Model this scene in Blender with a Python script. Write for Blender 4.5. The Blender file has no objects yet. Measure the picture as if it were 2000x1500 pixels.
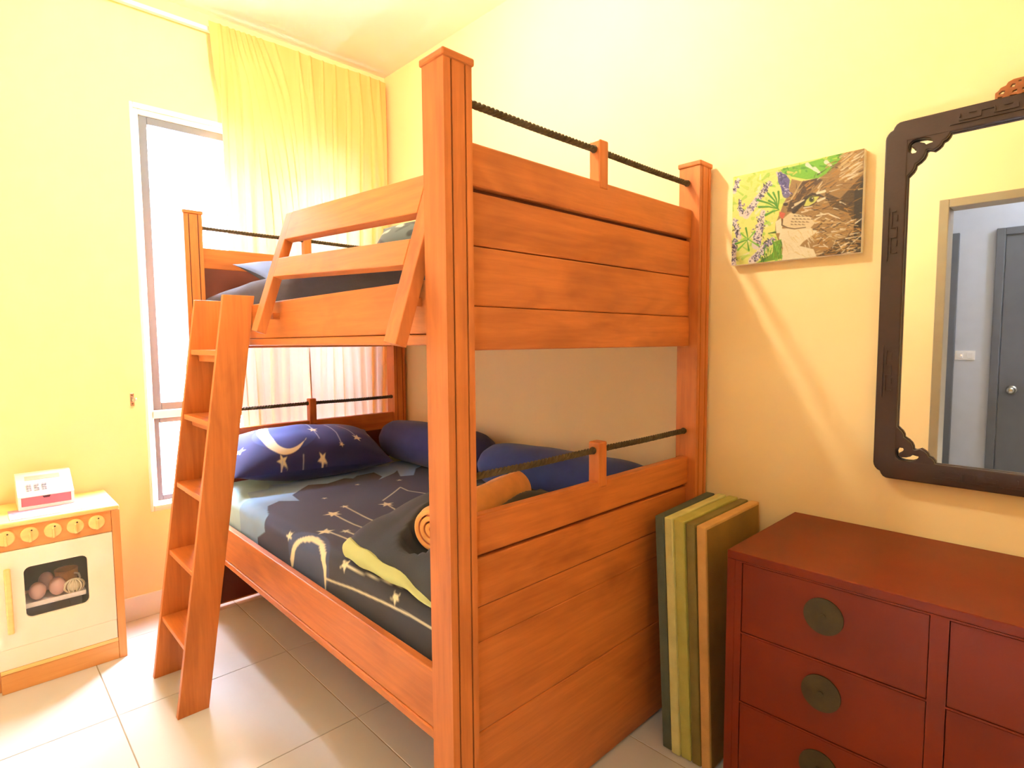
import bpy, bmesh, math, random
import numpy as np
from mathutils import Vector, Matrix

random.seed(7)
rng = np.random.default_rng(7)
scene = bpy.context.scene
COL = scene.collection

# ------------------------------------------------------------------ camera
cam_d = bpy.data.cameras.new('camera')
cam_d.sensor_width = 36.0
cam_d.lens = 1113.03 / 2000 * 36.0
cam_d.clip_start = 0.02
cam = bpy.data.objects.new('camera', cam_d)
COL.objects.link(cam)
yaw, pit, rol = 0.7655, 0.0730, -0.0073
F = Vector((-math.cos(yaw) * math.cos(pit), math.sin(yaw) * math.cos(pit), -math.sin(pit)))
R = F.cross(Vector((0, 0, 1))).normalized()
U = R.cross(F)
R2 = math.cos(rol) * R + math.sin(rol) * U
U2 = -math.sin(rol) * R + math.cos(rol) * U
cam.matrix_world = Matrix(((R2.x, U2.x, -F.x, 3.1448), (R2.y, U2.y, -F.y, -1.9530), (R2.z, U2.z, -F.z, 1.3015), (0, 0, 0, 1)))
scene.camera = cam

# ------------------------------------------------------------------ world, light, exposure
w = bpy.data.worlds.new('daylight')
scene.world = w
w.use_nodes = True
bg = w.node_tree.nodes['Background']
bg.inputs[0].default_value = (0.74, 0.80, 1.0, 1)
bg.inputs[1].default_value = 260.0
scene.view_settings.view_transform = 'Standard'
scene.view_settings.look = 'None'
scene.view_settings.gamma = 1.0
scene.view_settings.use_curve_mapping = False
scene.view_settings.exposure = 0.0
LAMP = (1.60, -1.10, 2.73)
LAMP_W = 88.0
LAMP_C = (1.0, 0.94, 0.70)
HALL_W = 40.0
scene.cycles.max_bounces = 14
scene.cycles.diffuse_bounces = 8
scene.cycles.glossy_bounces = 6
scene.cycles.transmission_bounces = 8
scene.cycles.transparent_max_bounces = 8
scene.cycles.sample_clamp_indirect = 12.0

def area_portal(loc, sx, sy, rot):
    d = bpy.data.lights.new('window_portal', 'AREA')
    d.shape = 'RECTANGLE'; d.size = sx; d.size_y = sy
    d.cycles.is_portal = True
    o = bpy.data.objects.new('window_portal', d)
    o.location = loc; o.rotation_euler = rot
    COL.objects.link(o)
# portal fills the window opening and points into the room (+X)
area_portal((-0.14, -0.7475, 1.455), 1.91, 1.19, (0, -math.pi / 2, 0))

# ------------------------------------------------------------------ materials
def srgb(r, g, b):
    def f(c):
        c /= 255.0
        return c / 12.92 if c <= 0.04045 else ((c + 0.055) / 1.055) ** 2.4
    return (f(r), f(g), f(b))

def new_mat(name):
    m = bpy.data.materials.new(name)
    m.use_nodes = True
    return m, m.node_tree.nodes, m.node_tree.links, m.node_tree.nodes['Principled BSDF']

def mix_rgb(n, l, fac, a, b):
    x = n.new('ShaderNodeMix'); x.data_type = 'RGBA'
    for sock, val in ((x.inputs[0], fac), (x.inputs[6], a), (x.inputs[7], b)):
        if hasattr(val, 'is_output'): l.new(val, sock)
        elif isinstance(val, (int, float)): sock.default_value = val
        else: sock.default_value = (*val, 1)
    return x.outputs[2]

def noise(n, l, scale, detail=3, stretch=None, rough=0.5, dist=0.0):
    tc = n.new('ShaderNodeTexCoord'); mp = n.new('ShaderNodeMapping'); nz = n.new('ShaderNodeTexNoise')
    l.new(tc.outputs['Object'], mp.inputs[0]); l.new(mp.outputs[0], nz.inputs['Vector'])
    if stretch: mp.inputs['Scale'].default_value = stretch
    nz.inputs['Scale'].default_value = scale; nz.inputs['Detail'].default_value = detail
    nz.inputs['Roughness'].default_value = rough; nz.inputs['Distortion'].default_value = dist
    return nz.outputs['Fac']

def ramp(n, l, fac, a, b):
    r = n.new('ShaderNodeMapRange'); l.new(fac, r.inputs[0])
    r.inputs[1].default_value = a; r.inputs[2].default_value = b
    return r.outputs[0]

def plain(name, col, rough=0.6, var=0.12, scale=12.0, bump=0.0, bscale=80.0, metal=0.0, spec=0.5, sheen=0.0, stretch=None):
    m, n, l, b = new_mat(name)
    f = ramp(n, l, noise(n, l, scale, 4, stretch), 0.3, 0.7)
    lo = tuple(c * (1 - var) for c in col); hi = tuple(min(1, c * (1 + var * 0.5)) for c in col)
    l.new(mix_rgb(n, l, f, lo, hi), b.inputs['Base Color'])
    b.inputs['Roughness'].default_value = rough
    b.inputs['Metallic'].default_value = metal
    b.inputs['Specular IOR Level'].default_value = spec
    if sheen: b.inputs['Sheen Weight'].default_value = sheen
    if bump:
        bp = n.new('ShaderNodeBump'); bp.inputs['Strength'].default_value = bump; bp.inputs['Distance'].default_value = 0.004
        l.new(noise(n, l, bscale, 3), bp.inputs['Height']); l.new(bp.outputs[0], b.inputs['Normal'])
    return m

def wood(name, col, dark, axis, rough=0.42, blot=0.6, grain=0.4, spec=0.3):
    m, n, l, b = new_mat(name)
    st = [14.0, 14.0, 14.0]; st[axis] = 0.9
    g = ramp(n, l, noise(n, l, 4.0, 5, st, 0.6, 0.3), 0.3, 0.75)
    bs = [3.5, 3.5, 3.5]; bs[axis] = 1.2
    k = ramp(n, l, noise(n, l, 1.6, 3, bs, 0.55, 1.0), 0.48, 0.78)
    c1 = mix_rgb(n, l, g, col, tuple(c * (1 - grain) + d * grain for c, d in zip(col, dark)))
    kk = n.new('ShaderNodeMath'); kk.operation = 'MULTIPLY'; l.new(k, kk.inputs[0]); kk.inputs[1].default_value = blot
    l.new(mix_rgb(n, l, kk.outputs[0], c1, dark), b.inputs['Base Color'])
    b.inputs['Roughness'].default_value = rough
    b.inputs['Specular IOR Level'].default_value = spec
    b.inputs['Coat Weight'].default_value = 0.08; b.inputs['Coat Roughness'].default_value = 0.28
    return m

def vcol(name, rough=0.8, sheen=0.0, bump=0.0, bscale=250.0):
    m, n, l, b = new_mat(name)
    a = n.new('ShaderNodeAttribute'); a.attribute_name = 'print'
    f = ramp(n, l, noise(n, l, 9.0, 4), 0.3, 0.7)
    mm = n.new('ShaderNodeMix'); mm.data_type = 'RGBA'; mm.blend_type = 'MULTIPLY'; mm.inputs[0].default_value = 1.0
    l.new(a.outputs['Color'], mm.inputs[6])
    l.new(mix_rgb(n, l, f, (0.9, 0.9, 0.9), (1, 1, 1)), mm.inputs[7])
    l.new(mm.outputs[2], b.inputs['Base Color'])
    b.inputs['Roughness'].default_value = rough
    b.inputs['Sheen Weight'].default_value = sheen
    if bump:
        bp = n.new('ShaderNodeBump'); bp.inputs['Strength'].default_value = bump; bp.inputs['Distance'].default_value = 0.002
        l.new(noise(n, l, bscale, 2), bp.inputs['Height']); l.new(bp.outputs[0], b.inputs['Normal'])
    return m

WALLC = srgb(241, 219, 166)
M = {}
M['wall'] = plain('yellow_wall_paint', WALLC, 0.75, 0.03, 3.0, 0.05, 160)
M['ceiling'] = plain('ceiling_paint', srgb(236, 232, 224), 0.85, 0.03, 3.0)
M['tile'] = plain('cream_floor_tile', srgb(200, 198, 190), 0.15, 0.05, 2.5, 0.0, spec=0.5)
M['grout'] = plain('grout', srgb(150, 132, 100), 0.9, 0.1)
M['skirting'] = plain('skirting_tile', srgb(240, 236, 228), 0.2, 0.04, 4.0)
M['white'] = plain('white_paint', srgb(244, 240, 232), 0.4, 0.02)
M['render_wall'] = plain('outside_render', srgb(226, 228, 232), 0.9, 0.06, 0.8)
M['alu'] = plain('window_aluminium', srgb(98, 102, 112), 0.5, 0.05)
WC, WD = srgb(202, 118, 56), srgb(116, 52, 18)
for i, a in enumerate('xyz'):
    M['wood_' + a] = wood('stained_wood_' + a, WC, WD, i)
M['groove'] = plain('groove_shade_wood', srgb(92, 32, 8), 0.6, 0.15)  # dark tone paints shade into the post grooves and behind the board gaps
M['rope'] = plain('brown_rope', srgb(74, 56, 22), 0.85, 0.35, 60, 0.3, 400)
M['duvet'] = plain('dark_duvet_cloth', srgb(42, 46, 44), 0.85, 0.2, 6, 0.1, 300, sheen=0.1)
M['lime'] = plain('lime_lining_cloth', srgb(196, 206, 140), 0.85, 0.08, 10)
M['peach'] = plain('peach_towel', srgb(252, 178, 98), 0.95, 0.1, 25, 0.4, 260, sheen=0.3)
M['navy'] = plain('navy_cloth', srgb(32, 38, 92), 0.85, 0.15, 14, 0.1, 300, sheen=0.15)
M['blue'] = plain('royal_blue_cloth', srgb(40, 60, 122), 0.85, 0.15, 14, 0.1, 300, sheen=0.15)
M['charcoal_sheet'] = plain('charcoal_sheet', srgb(66, 62, 78), 0.85, 0.12, 14, 0.25, 220, stretch=(1, 1, 4))
M['print_sheet'] = vcol('printed_sheet', 0.85, 0.1, 0.1)
M['print_pillow'] = vcol('printed_pillow', 0.85, 0.1, 0.1)
M['paint'] = vcol('acrylic_painting', 0.55, 0.0, 0.35, 160)
M['mirror_wood'] = plain('carved_dark_wood', srgb(46, 22, 8), 0.45, 0.25, 22, 0.1, 120)
M['crest_wood'] = plain('crest_wood', srgb(150, 84, 30), 0.45, 0.3, 30)
M['lacquer'] = plain('red_brown_lacquer', srgb(104, 30, 0), 0.42, 0.2, 5, 0.03, 200, spec=0.22)
M['lacquer_dark'] = plain('lacquer_gap', srgb(40, 10, 6), 0.6, 0.1)
M['brass'] = plain('aged_brass', srgb(62, 48, 14), 0.6, 0.3, 30, 0.1, 150, metal=0.3)
M['beech'] = wood('beech_wood_y', srgb(222, 160, 96), srgb(180, 108, 48), 1, 0.42, 0.3, 0.3)
M['beech_z'] = wood('beech_wood_z', srgb(218, 152, 90), srgb(176, 102, 46), 2, 0.42, 0.3, 0.3)
M['birch'] = plain('pale_birch', srgb(244, 204, 128), 0.45, 0.1, 10, stretch=(1, 1, 6))
M['cream'] = plain('cream_laminate', srgb(244, 234, 210), 0.42, 0.02)
M['oven_dark'] = plain('dark_oven_inside', srgb(58, 46, 34), 0.8, 0.2)  # even dark brown for the stove inside and the tray feet
M['egg'] = plain('pinkish_toy_egg', srgb(232, 190, 186), 0.4, 0.12)
M['white_plastic'] = plain('white_plastic', srgb(246, 243, 246), 0.3, 0.02)
M['pink'] = plain('coral_pink_paint', srgb(240, 110, 120), 0.45, 0.04)
M['pink_paper'] = plain('pink_print_paper', srgb(238, 150, 172), 0.7, 0.35, 70)
M['grey_plastic'] = plain('grey_plastic', srgb(150, 150, 160), 0.5, 0.2, 150)
M['lcd'] = plain('display_grey', srgb(178, 184, 174), 0.3, 0.05)
M['black'] = plain('dark_slot', srgb(60, 30, 30), 0.6, 0.1)
M['door_grey'] = plain('grey_door_paint', srgb(104, 106, 112), 0.5, 0.05)
M['frame_grey'] = plain('door_frame_paint', srgb(150, 138, 112), 0.5, 0.06)
M['hall'] = plain('hall_paint', srgb(206, 210, 224), 0.7, 0.03)
M['steel'] = plain('satin_steel', srgb(190, 180, 160), 0.25, 0.05, metal=0.9)
CANV = [srgb(84, 90, 70), srgb(206, 204, 132), srgb(178, 174, 88), srgb(122, 108, 52), srgb(206, 160, 92)]
for i, c in enumerate(CANV):
    M['canvas%d' % i] = plain('canvas_edge_cloth_%d' % (i + 1), c, 0.85, 0.15, 14, 0.2, 260)
M['canvas_face'] = plain('canvas_face_shaded', srgb(150, 112, 40), 0.8, 0.25, 7, 0.2, 200)  # shade beside the chest put into the tan canvas face as a darker colour

m, n, l, b = new_mat('curtain_cloth')
tr = n.new('ShaderNodeBsdfTranslucent'); df = n.new('ShaderNodeBsdfDiffuse'); mx = n.new('ShaderNodeMixShader')
f = ramp(n, l, noise(n, l, 3.0, 3, (1, 6, 0.6)), 0.3, 0.7)
cc = mix_rgb(n, l, f, srgb(226, 176, 106), srgb(232, 184, 116))
l.new(mix_rgb(n, l, 0.8, cc, (1.0, 0.92, 0.78)), tr.inputs[0]); l.new(cc, df.inputs[0]); mx.inputs[0].default_value = 0.040
l.new(df.outputs[0], mx.inputs[1]); l.new(tr.outputs[0], mx.inputs[2])
l.new(mx.outputs[0], n['Material Output'].inputs[0]); n.remove(b)
M['curtain'] = m

def glass_mat(name, tint, fac):
    m, n, l, b = new_mat(name)
    t = n.new('ShaderNodeBsdfTransparent'); g = n.new('ShaderNodeBsdfGlossy'); x = n.new('ShaderNodeMixShader')
    f = ramp(n, l, noise(n, l, 2.0, 2), 0, 1)
    l.new(mix_rgb(n, l, f, tint, tuple(min(1, c * 1.01) for c in tint)), t.inputs[0])
    g.inputs['Roughness'].default_value = 0.02
    x.inputs[0].default_value = fac
    l.new(t.outputs[0], x.inputs[1]); l.new(g.outputs[0], x.inputs[2]); l.new(x.outputs[0], n['Material Output'].inputs[0])
    n.remove(b)
    return m
M['glass'] = glass_mat('window_glass', (0.97, 0.985, 1.0), 0.05)
M['acrylic'] = glass_mat('oven_window_acrylic', (0.96, 0.95, 0.94), 0.06)
m, n, l, b = new_mat('mirror_glass')
b.inputs['Metallic'].default_value = 1.0; b.inputs['Roughness'].default_value = 0.012
l.new(mix_rgb(n, l, noise(n, l, 3, 2), (0.90, 0.91, 0.90), (0.94, 0.94, 0.93)), b.inputs['Base Color'])
M['mirror'] = m
m, n, l, b = new_mat('lamp_diffuser')
b.inputs['Base Color'].default_value = (0.9, 0.88, 0.8, 1)
b.inputs['Emission Color'].default_value = (1.0, 0.9, 0.72, 1); b.inputs['Emission Strength'].default_value = 4.0
b.inputs['Roughness'].default_value = 0.4
M['lamp'] = m
m, n, l, b = new_mat('indicator_light')
b.inputs['Emission Color'].default_value = (1.0, 0.35, 0.15, 1); b.inputs['Emission Strength'].default_value = 3.0
M['led'] = m

# ------------------------------------------------------------------ geometry helpers
def link(name, me, mat=None, parent=None, loc=None):
    o = bpy.data.objects.new(name, me)
    COL.objects.link(o)
    if mat is not None: me.materials.append(mat)
    if parent is not None: o.parent = parent
    if loc is not None: o.location = loc
    return o

def tag(o, label=None, cat=None, group=None, kind=None):
    if label: o['label'] = label
    if cat: o['category'] = cat
    if group: o['group'] = group
    if kind: o['kind'] = kind
    return o

ORIGIN = {}
def empty(name, loc, label=None, cat=None, group=None, kind=None):
    o = bpy.data.objects.new(name, None)
    o.empty_display_size = 0.1
    COL.objects.link(o); o.location = loc
    ORIGIN[o.name] = Vector(loc)
    return tag(o, label, cat, group, kind)

def org(p):
    """world position of a parent chain (parents are never rotated)"""
    v = Vector((0, 0, 0))
    while p is not None:
        v += Vector(p.location); p = p.parent
    return v

def finish(name, bm, mat, parent, smooth=False, origin=None):
    """bm is in world coordinates; the object's origin is put at the parent (or at 'origin')"""
    me = bpy.data.meshes.new(name)
    base = org(parent) if parent is not None else Vector(origin or (0, 0, 0))
    bmesh.ops.translate(bm, verts=bm.verts, vec=-base)
    bm.normal_update()
    bm.to_mesh(me); bm.free()
    if smooth:
        for p in me.polygons: p.use_smooth = True
    o = link(name, me, mat, parent)
    if parent is None: o.location = base
    return o

def add_box(bm, lo, hi, bev=0.0, seg=2):
    g = bmesh.ops.create_cube(bm, size=1.0)
    vs = g['verts']
    s = [hi[i] - lo[i] for i in range(3)]; c = [(hi[i] + lo[i]) / 2 for i in range(3)]
    for v in vs: v.co = Vector([v.co[i] * s[i] + c[i] for i in range(3)])
    if bev:
        es = set(e for v in vs for e in v.link_edges)
        bmesh.ops.bevel(bm, geom=list(es), offset=min(bev, min(s) * 0.45), segments=seg, affect='EDGES', profile=0.5)
    return bm

def box(name, lo, hi, mat, parent=None, bev=0.0, seg=2, origin=None):
    bm = bmesh.new(); add_box(bm, lo, hi, bev, seg)
    return finish(name, bm, mat, parent, origin=origin)

def boxes(name, lst, mat, parent=None, bev=0.0, origin=None):
    bm = bmesh.new()
    for lo, hi in lst: add_box(bm, lo, hi, bev)
    return finish(name, bm, mat, parent, origin=origin)

def add_prism(bm, pts, axis, a, b):
    """extrude polygon pts (2-D) between a and b along axis; pts are the two other coords in order"""
    def P(p, t):
        q = [0, 0, 0]; k = [i for i in range(3) if i != axis]
        q[axis] = t; q[k[0]] = p[0]; q[k[1]] = p[1]
        return q
    A = [bm.verts.new(P(p, a)) for p in pts]; B = [bm.verts.new(P(p, b)) for p in pts]
    fs = [bm.faces.new(A), bm.faces.new(B)]
    for i in range(len(pts)):
        j = (i + 1) % len(pts)
        fs.append(bm.faces.new((A[i], A[j], B[j], B[i])))
    bmesh.ops.recalc_face_normals(bm, faces=fs)
    return fs

def prism(name, pts, axis, a, b, mat, parent=None, bev=0.0, origin=None):
    bm = bmesh.new(); add_prism(bm, pts, axis, a, b)
    if bev: bmesh.ops.bevel(bm, geom=bm.edges[:], offset=bev, segments=2, affect='EDGES', profile=0.5)
    return finish(name, bm, mat, parent, origin=origin)

def add_tube(bm, path, rad, seg=10, cap=True):
    path = [Vector(p) for p in path]
    rads = rad if hasattr(rad, '__len__') else [rad] * len(path)
    rings = []
    t0 = (path[1] - path[0]).normalized()
    ref = Vector((0, 0, 1)) if abs(t0.z) < 0.9 else Vector((1, 0, 0))
    nrm = (ref - t0 * ref.dot(t0)).normalized()
    for i, p in enumerate(path):
        t = (path[min(i + 1, len(path) - 1)] - path[max(i - 1, 0)]).normalized()
        nrm = (nrm - t * nrm.dot(t)).normalized()
        bi = t.cross(nrm)
        rings.append([bm.verts.new(p + (nrm * math.cos(a) + bi * math.sin(a)) * rads[i]) for a in [2 * math.pi * k / seg for k in range(seg)]])
    for a, b in zip(rings, rings[1:]):
        for k in range(seg):
            bm.faces.new((a[k], a[(k + 1) % seg], b[(k + 1) % seg], b[k]))
    if cap:
        bm.faces.new(rings[0][::-1]); bm.faces.new(rings[-1])

def tube(name, path, rad, mat, parent=None, seg=10, origin=None):
    bm = bmesh.new(); add_tube(bm, path, rad, seg)
    return finish(name, bm, mat, parent, smooth=True, origin=origin)

def add_disc(bm, c, axis, rad, a, b, seg=28, bev=0.0):
    pts = [(math.cos(t) * rad, math.sin(t) * rad) for t in [2 * math.pi * k / seg for k in range(seg)]]
    k = [i for i in range(3) if i != axis]
    fs = add_prism(bm, [(p[0] + c[k[0]], p[1] + c[k[1]]) for p in pts], axis, a, b)
    if bev:
        es = set(e for e in fs[1].edges)
        bmesh.ops.bevel(bm, geom=list(es), offset=bev, segments=2, affect='EDGES', profile=0.5)

def disc(name, c, axis, rad, a, b, mat, parent=None, seg=28, bev=0.0, origin=None):
    bm = bmesh.new(); add_disc(bm, c, axis, rad, a, b, seg, bev)
    return finish(name, bm, mat, parent, origin=origin)

def add_ball(bm, c, r, seg=16):
    g = bmesh.ops.create_uvsphere(bm, u_segments=seg, v_segments=max(6, seg // 2), radius=1.0)
    rr = r if hasattr(r, '__len__') else (r, r, r)
    for v in g['verts']: v.co = Vector((v.co.x * rr[0] + c[0], v.co.y * rr[1] + c[1], v.co.z * rr[2] + c[2]))

def ball(name, c, r, mat, parent=None, seg=16, origin=None):
    bm = bmesh.new(); add_ball(bm, c, r, seg)
    return finish(name, bm, mat, parent, smooth=True, origin=origin)

def grid(name, P, mat, parent=None, col=None, smooth=True, wrap=False, origin=None, extra=None):
    """quad grid from an array P[nu, nv, 3] in world coordinates; several grids may be joined via extra=[(P, col), ...]"""
    base = org(parent) if parent is not None else Vector(origin or (0, 0, 0))
    allP, allF, allC, off = [], [], [], 0
    for PP, CC in [(P, col)] + (extra or []):
        nu, nv, _ = PP.shape
        idx = np.arange(nu * nv).reshape(nu, nv) + off
        if wrap: idx = np.vstack([idx, idx[:1]])
        q = np.stack([idx[:-1, :-1], idx[1:, :-1], idx[1:, 1:], idx[:-1, 1:]], -1).reshape(-1, 4)
        allP.append(PP.reshape(-1, 3)); allF.append(q); off += nu * nv
        if CC is not None: allC.append(CC.reshape(-1, 3))
    V = np.concatenate(allP) - np.array(base); Q = np.concatenate(allF)
    me = bpy.data.meshes.new(name)
    me.vertices.add(len(V)); me.vertices.foreach_set('co', V.astype(np.float32).ravel())
    me.loops.add(Q.size); me.loops.foreach_set('vertex_index', Q.astype(np.int32).ravel())
    me.polygons.add(len(Q)); me.polygons.foreach_set('loop_start', np.arange(0, Q.size, 4, dtype=np.int32))
    me.polygons.foreach_set('use_smooth', np.full(len(Q), smooth, dtype=bool))
    me.update(calc_edges=True); me.validate()
    if allC:
        C = np.concatenate(allC)
        at = me.color_attributes.new('print', 'FLOAT_COLOR', 'POINT')
        at.data.foreach_set('color', np.concatenate([C, np.ones((len(C), 1))], 1).astype(np.float32).ravel())
    o = link(name, me, mat, parent)
    if parent is None: o.location = base
    return o

def copy_tree(o, parent=None):
    c = o.copy(); COL.objects.link(c)
    if parent is not None: c.parent = parent
    for ch in list(o.children): copy_tree(ch, c)
    return c

# plate with holes from 2-D outlines (filled curve turned into a mesh)
def plate(name, loops, thick, to_world, mat, parent=None, bev=0.0):
    cu = bpy.data.curves.new('outline', 'CURVE'); cu.dimensions = '2D'; cu.fill_mode = 'BOTH'
    cu.extrude = thick / 2 - bev; cu.bevel_depth = bev; cu.bevel_resolution = 1
    for lp in loops:
        s = cu.splines.new('POLY'); s.points.add(len(lp) - 1); s.use_cyclic_u = True
        for p, q in zip(s.points, lp): p.co = (q[0], q[1], 0, 1)
    o = bpy.data.objects.new('outline', cu); COL.objects.link(o)
    dg = bpy.context.evaluated_depsgraph_get(); dg.update()
    me = bpy.data.meshes.new_from_object(o.evaluated_get(dg))
    bpy.data.objects.remove(o); bpy.data.curves.remove(cu)
    me.name = name
    base = org(parent) if parent is not None else Vector((0, 0, 0))
    for v in me.vertices: v.co = Vector(to_world(*v.co)) - base
    bm = bmesh.new(); bm.from_mesh(me); bmesh.ops.remove_doubles(bm, verts=bm.verts, dist=1e-5)
    bmesh.ops.recalc_face_normals(bm, faces=bm.faces); bm.to_mesh(me); bm.free()
    me.materials.clear()
    return link(name, me, mat, parent)

def catmull(pts, k=6, closed=True):
    pts = [np.array(p, float) for p in pts]; n_ = len(pts); out = []
    for i in range(n_ if closed else n_ - 1):
        p0, p1, p2, p3 = (pts[(i + j) % n_] if closed else pts[min(max(i + j, 0), n_ - 1)] for j in (-1, 0, 1, 2))
        for t in np.arange(k) / k:
            out.append(0.5 * (2 * p1 + (p2 - p0) * t + (2 * p0 - 5 * p1 + 4 * p2 - p3) * t * t + (3 * p1 - p0 - 3 * p2 + p3) * t ** 3))
    if not closed: out.append(pts[-1])
    return out

# painting tools on a grid of sample positions X, Y with colour array Cc
class Paint:
    def __init__(s, X, Y, base, aa):
        s.X, s.Y, s.aa = X, Y, aa
        s.C = np.empty(X.shape + (3,)); s.C[:] = base
    def put(s, a, col, op=1.0):
        a = (np.clip(a, 0, 1) * op)[..., None]
        s.C = s.C * (1 - a) + np.array(col) * a
    def poly(s, pts, col, op=1.0):
        pts = np.array(pts, float); ins = np.zeros(s.X.shape, bool); d = np.full(s.X.shape, 1e9)
        for i in range(len(pts)):
            (x1, y1), (x2, y2) = pts[i], pts[(i + 1) % len(pts)]
            c = ((y1 > s.Y) != (y2 > s.Y))
            with np.errstate(divide='ignore', invalid='ignore'):
                xi = (x2 - x1) * (s.Y - y1) / (y2 - y1 if y2 != y1 else 1e-12) + x1
            ins ^= c & (s.X < xi)
            d = np.minimum(d, s.seg(x1, y1, x2, y2)[0])
        s.put(np.where(ins, 0.5 + d / s.aa, 0.5 - d / s.aa), col, op)
    def seg(s, x1, y1, x2, y2):
        dx, dy = x2 - x1, y2 - y1; L = dx * dx + dy * dy + 1e-12
        t = np.clip(((s.X - x1) * dx + (s.Y - y1) * dy) / L, 0, 1)
        return np.hypot(s.X - x1 - t * dx, s.Y - y1 - t * dy), t
    def line(s, pts, w1, col, w2=None, op=1.0):
        w2 = w1 if w2 is None else w2; k = len(pts) - 1
        best = np.full(s.X.shape, -1e9)
        for i in range(k):
            d, t = s.seg(*pts[i], *pts[i + 1])
            wd = w1 + (w2 - w1) * (i + t) / k
            best = np.maximum(best, wd / 2 - d)
        s.put(best / s.aa + 0.5, col, op)
    def dab(s, x, y, dx, dy, wd, col, op=1.0):
        r = abs(dx) + abs(dy) + wd + s.aa * 2
        ok = (np.abs(s.X - x) < r) & (np.abs(s.Y - y) < r)
        if not ok.any(): return
        i = np.where(ok.any(1))[0]; j = np.where(ok.any(0))[0]
        sl = (slice(i[0], i[-1] + 1), slice(j[0], j[-1] + 1))
        sub = Paint.__new__(Paint); sub.X, sub.Y, sub.aa, sub.C = s.X[sl], s.Y[sl], s.aa, s.C[sl]
        sub.line([(x - dx / 2, y - dy / 2), (x + dx / 2, y + dy / 2)], wd, col, wd * 0.4, op)
        s.C[sl] = sub.C
    def disc(s, x, y, rx, ry, col, op=1.0):
        d = np.hypot((s.X - x) / rx, (s.Y - y) / ry)
        s.put((1 - d) * min(rx, ry) / s.aa + 0.5, col, op)
    def star(s, x, y, r, col, rot=0.0, sx=1.0, sy=1.0):
        pts = []
        for k in range(10):
            a = rot + k * math.pi / 5; q = r if k % 2 == 0 else r * 0.42
            pts.append((x + q * math.cos(a) * sx, y + q * math.sin(a) * sy))
        s.poly(pts, col)

# ================================================================== SETTING
XM, YM, ZC = 3.95, -2.2, 2.92
fl = box('floor', (-0.2, YM, -0.08), (XM, 0.0, -0.0025), M['grout']); tag(fl, 'cream glossy tiled floor', kind='structure')
xs = [0.0] + [0.794 + 0.6 * k for k in range(-1, 6)] + [XM]
ys = [YM] + [-1.632 + 0.6 * k for k in range(0, 3)] + [0.0]
tile_me = {}
for i in range(len(xs) - 1):
    for j in range(len(ys) - 1):
        sx, sy = round(xs[i + 1] - xs[i] - 0.003, 4), round(ys[j + 1] - ys[j] - 0.003, 4)
        if (sx, sy) not in tile_me:
            bm = bmesh.new(); add_box(bm, (-sx / 2, -sy / 2, -0.002), (sx / 2, sy / 2, 0.0))
            bmesh.ops.bevel(bm, geom=[e for e in bm.edges if all(v.co.z > -0.001 for v in e.verts)], offset=0.0012, segments=1, affect='EDGES')
            me = bpy.data.meshes.new('tile'); bm.to_mesh(me); bm.free(); me.materials.append(M['tile'])
            tile_me[(sx, sy)] = me
        t = bpy.data.objects.new('tile', tile_me[(sx, sy)]); COL.objects.link(t); t.parent = fl
        t.location = ((xs[i] + xs[i + 1]) / 2, (ys[j] + ys[j + 1]) / 2, 0)

WY0, WY1, WZ0, WZ1 = -1.345, -0.150, 0.50, 2.415
wl = boxes('wall_left', [((-0.16, YM, 0), (0, WY0, ZC)), ((-0.16, WY1, 0), (0, 0, ZC)), ((-0.16, WY0, 0), (0, WY1, WZ0)), ((-0.16, WY0, WZ1), (0, WY1, ZC))], M['wall'])
tag(wl, 'yellow wall with the tall window', kind='structure')
tag(box('wall_right', (-0.16, 0.0, 0), (XM + 0.1, 0.12, ZC), M['wall']), 'yellow wall carrying the mirror and the painting', kind='structure')
tag(box('wall_back', (XM, YM, 0), (XM + 0.1, 0.0, ZC), M['wall']), 'yellow end wall behind the camera', kind='structure')
DX0, DX1, DZ = 2.475, 3.30, 2.065
tag(boxes('wall_front', [((-0.16, YM - 0.12, 0), (DX0, YM, ZC)), ((DX1, YM - 0.12, 0), (XM + 0.1, YM, ZC)), ((DX0, YM - 0.12, DZ), (DX1, YM, ZC))], M['wall']),
    'yellow wall with the doorway, seen in the mirror', kind='structure')
tag(box('ceiling', (-0.16, YM - 0.12, ZC), (XM + 0.1, 0.12, ZC + 0.1), M['ceiling']), 'pale ceiling', kind='structure')
tag(box('baseboard_left', (0, YM, 0), (0.012, -0.012, 0.11), M['skirting'], bev=0.002), 'cream tile skirting under the window', kind='structure')
tag(box('baseboard_right', (0.0, -0.012, 0), (XM, 0, 0.11), M['skirting'], bev=0.002), 'cream tile skirting behind the bed and chest', kind='structure')

# window
win = empty('window_1', (-0.06, (WY0 + WY1) / 2, WZ0), 'tall aluminium window half covered by the yellow curtain', kind='structure')
def ring(name, x0, x1, y0, y1, z0, z1, wd, mat, bev=0.003):
    return boxes(name, [((x0, y0, z0), (x1, y0 + wd, z1)), ((x0, y1 - wd, z0), (x1, y1, z1)), ((x0, y0 + wd, z0), (x1, y1 - wd, z0 + wd)), ((x0, y0 + wd, z1 - wd), (x1, y1 - wd, z1))], mat, win, bev)
ring('window_trim', -0.10, 0.003, WY0, WY1, WZ0, WZ1, 0.014, M['white'])
ring('window_frame', -0.11, -0.03, WY0 + 0.014, WY1 - 0.014, WZ0 + 0.014, WZ1 - 0.014, 0.026, M['white'])
box('transom', (-0.11, WY0 + 0.03, 0.945), (-0.03, WY1 - 0.03, 0.985), M['white'], win, 0.004)
YMID = (WY0 + WY1) / 2
box('mullion', (-0.11, YMID - 0.02, WZ0 + 0.03), (-0.03, YMID + 0.02, WZ1 - 0.03), M['white'], win, 0.004)
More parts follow.
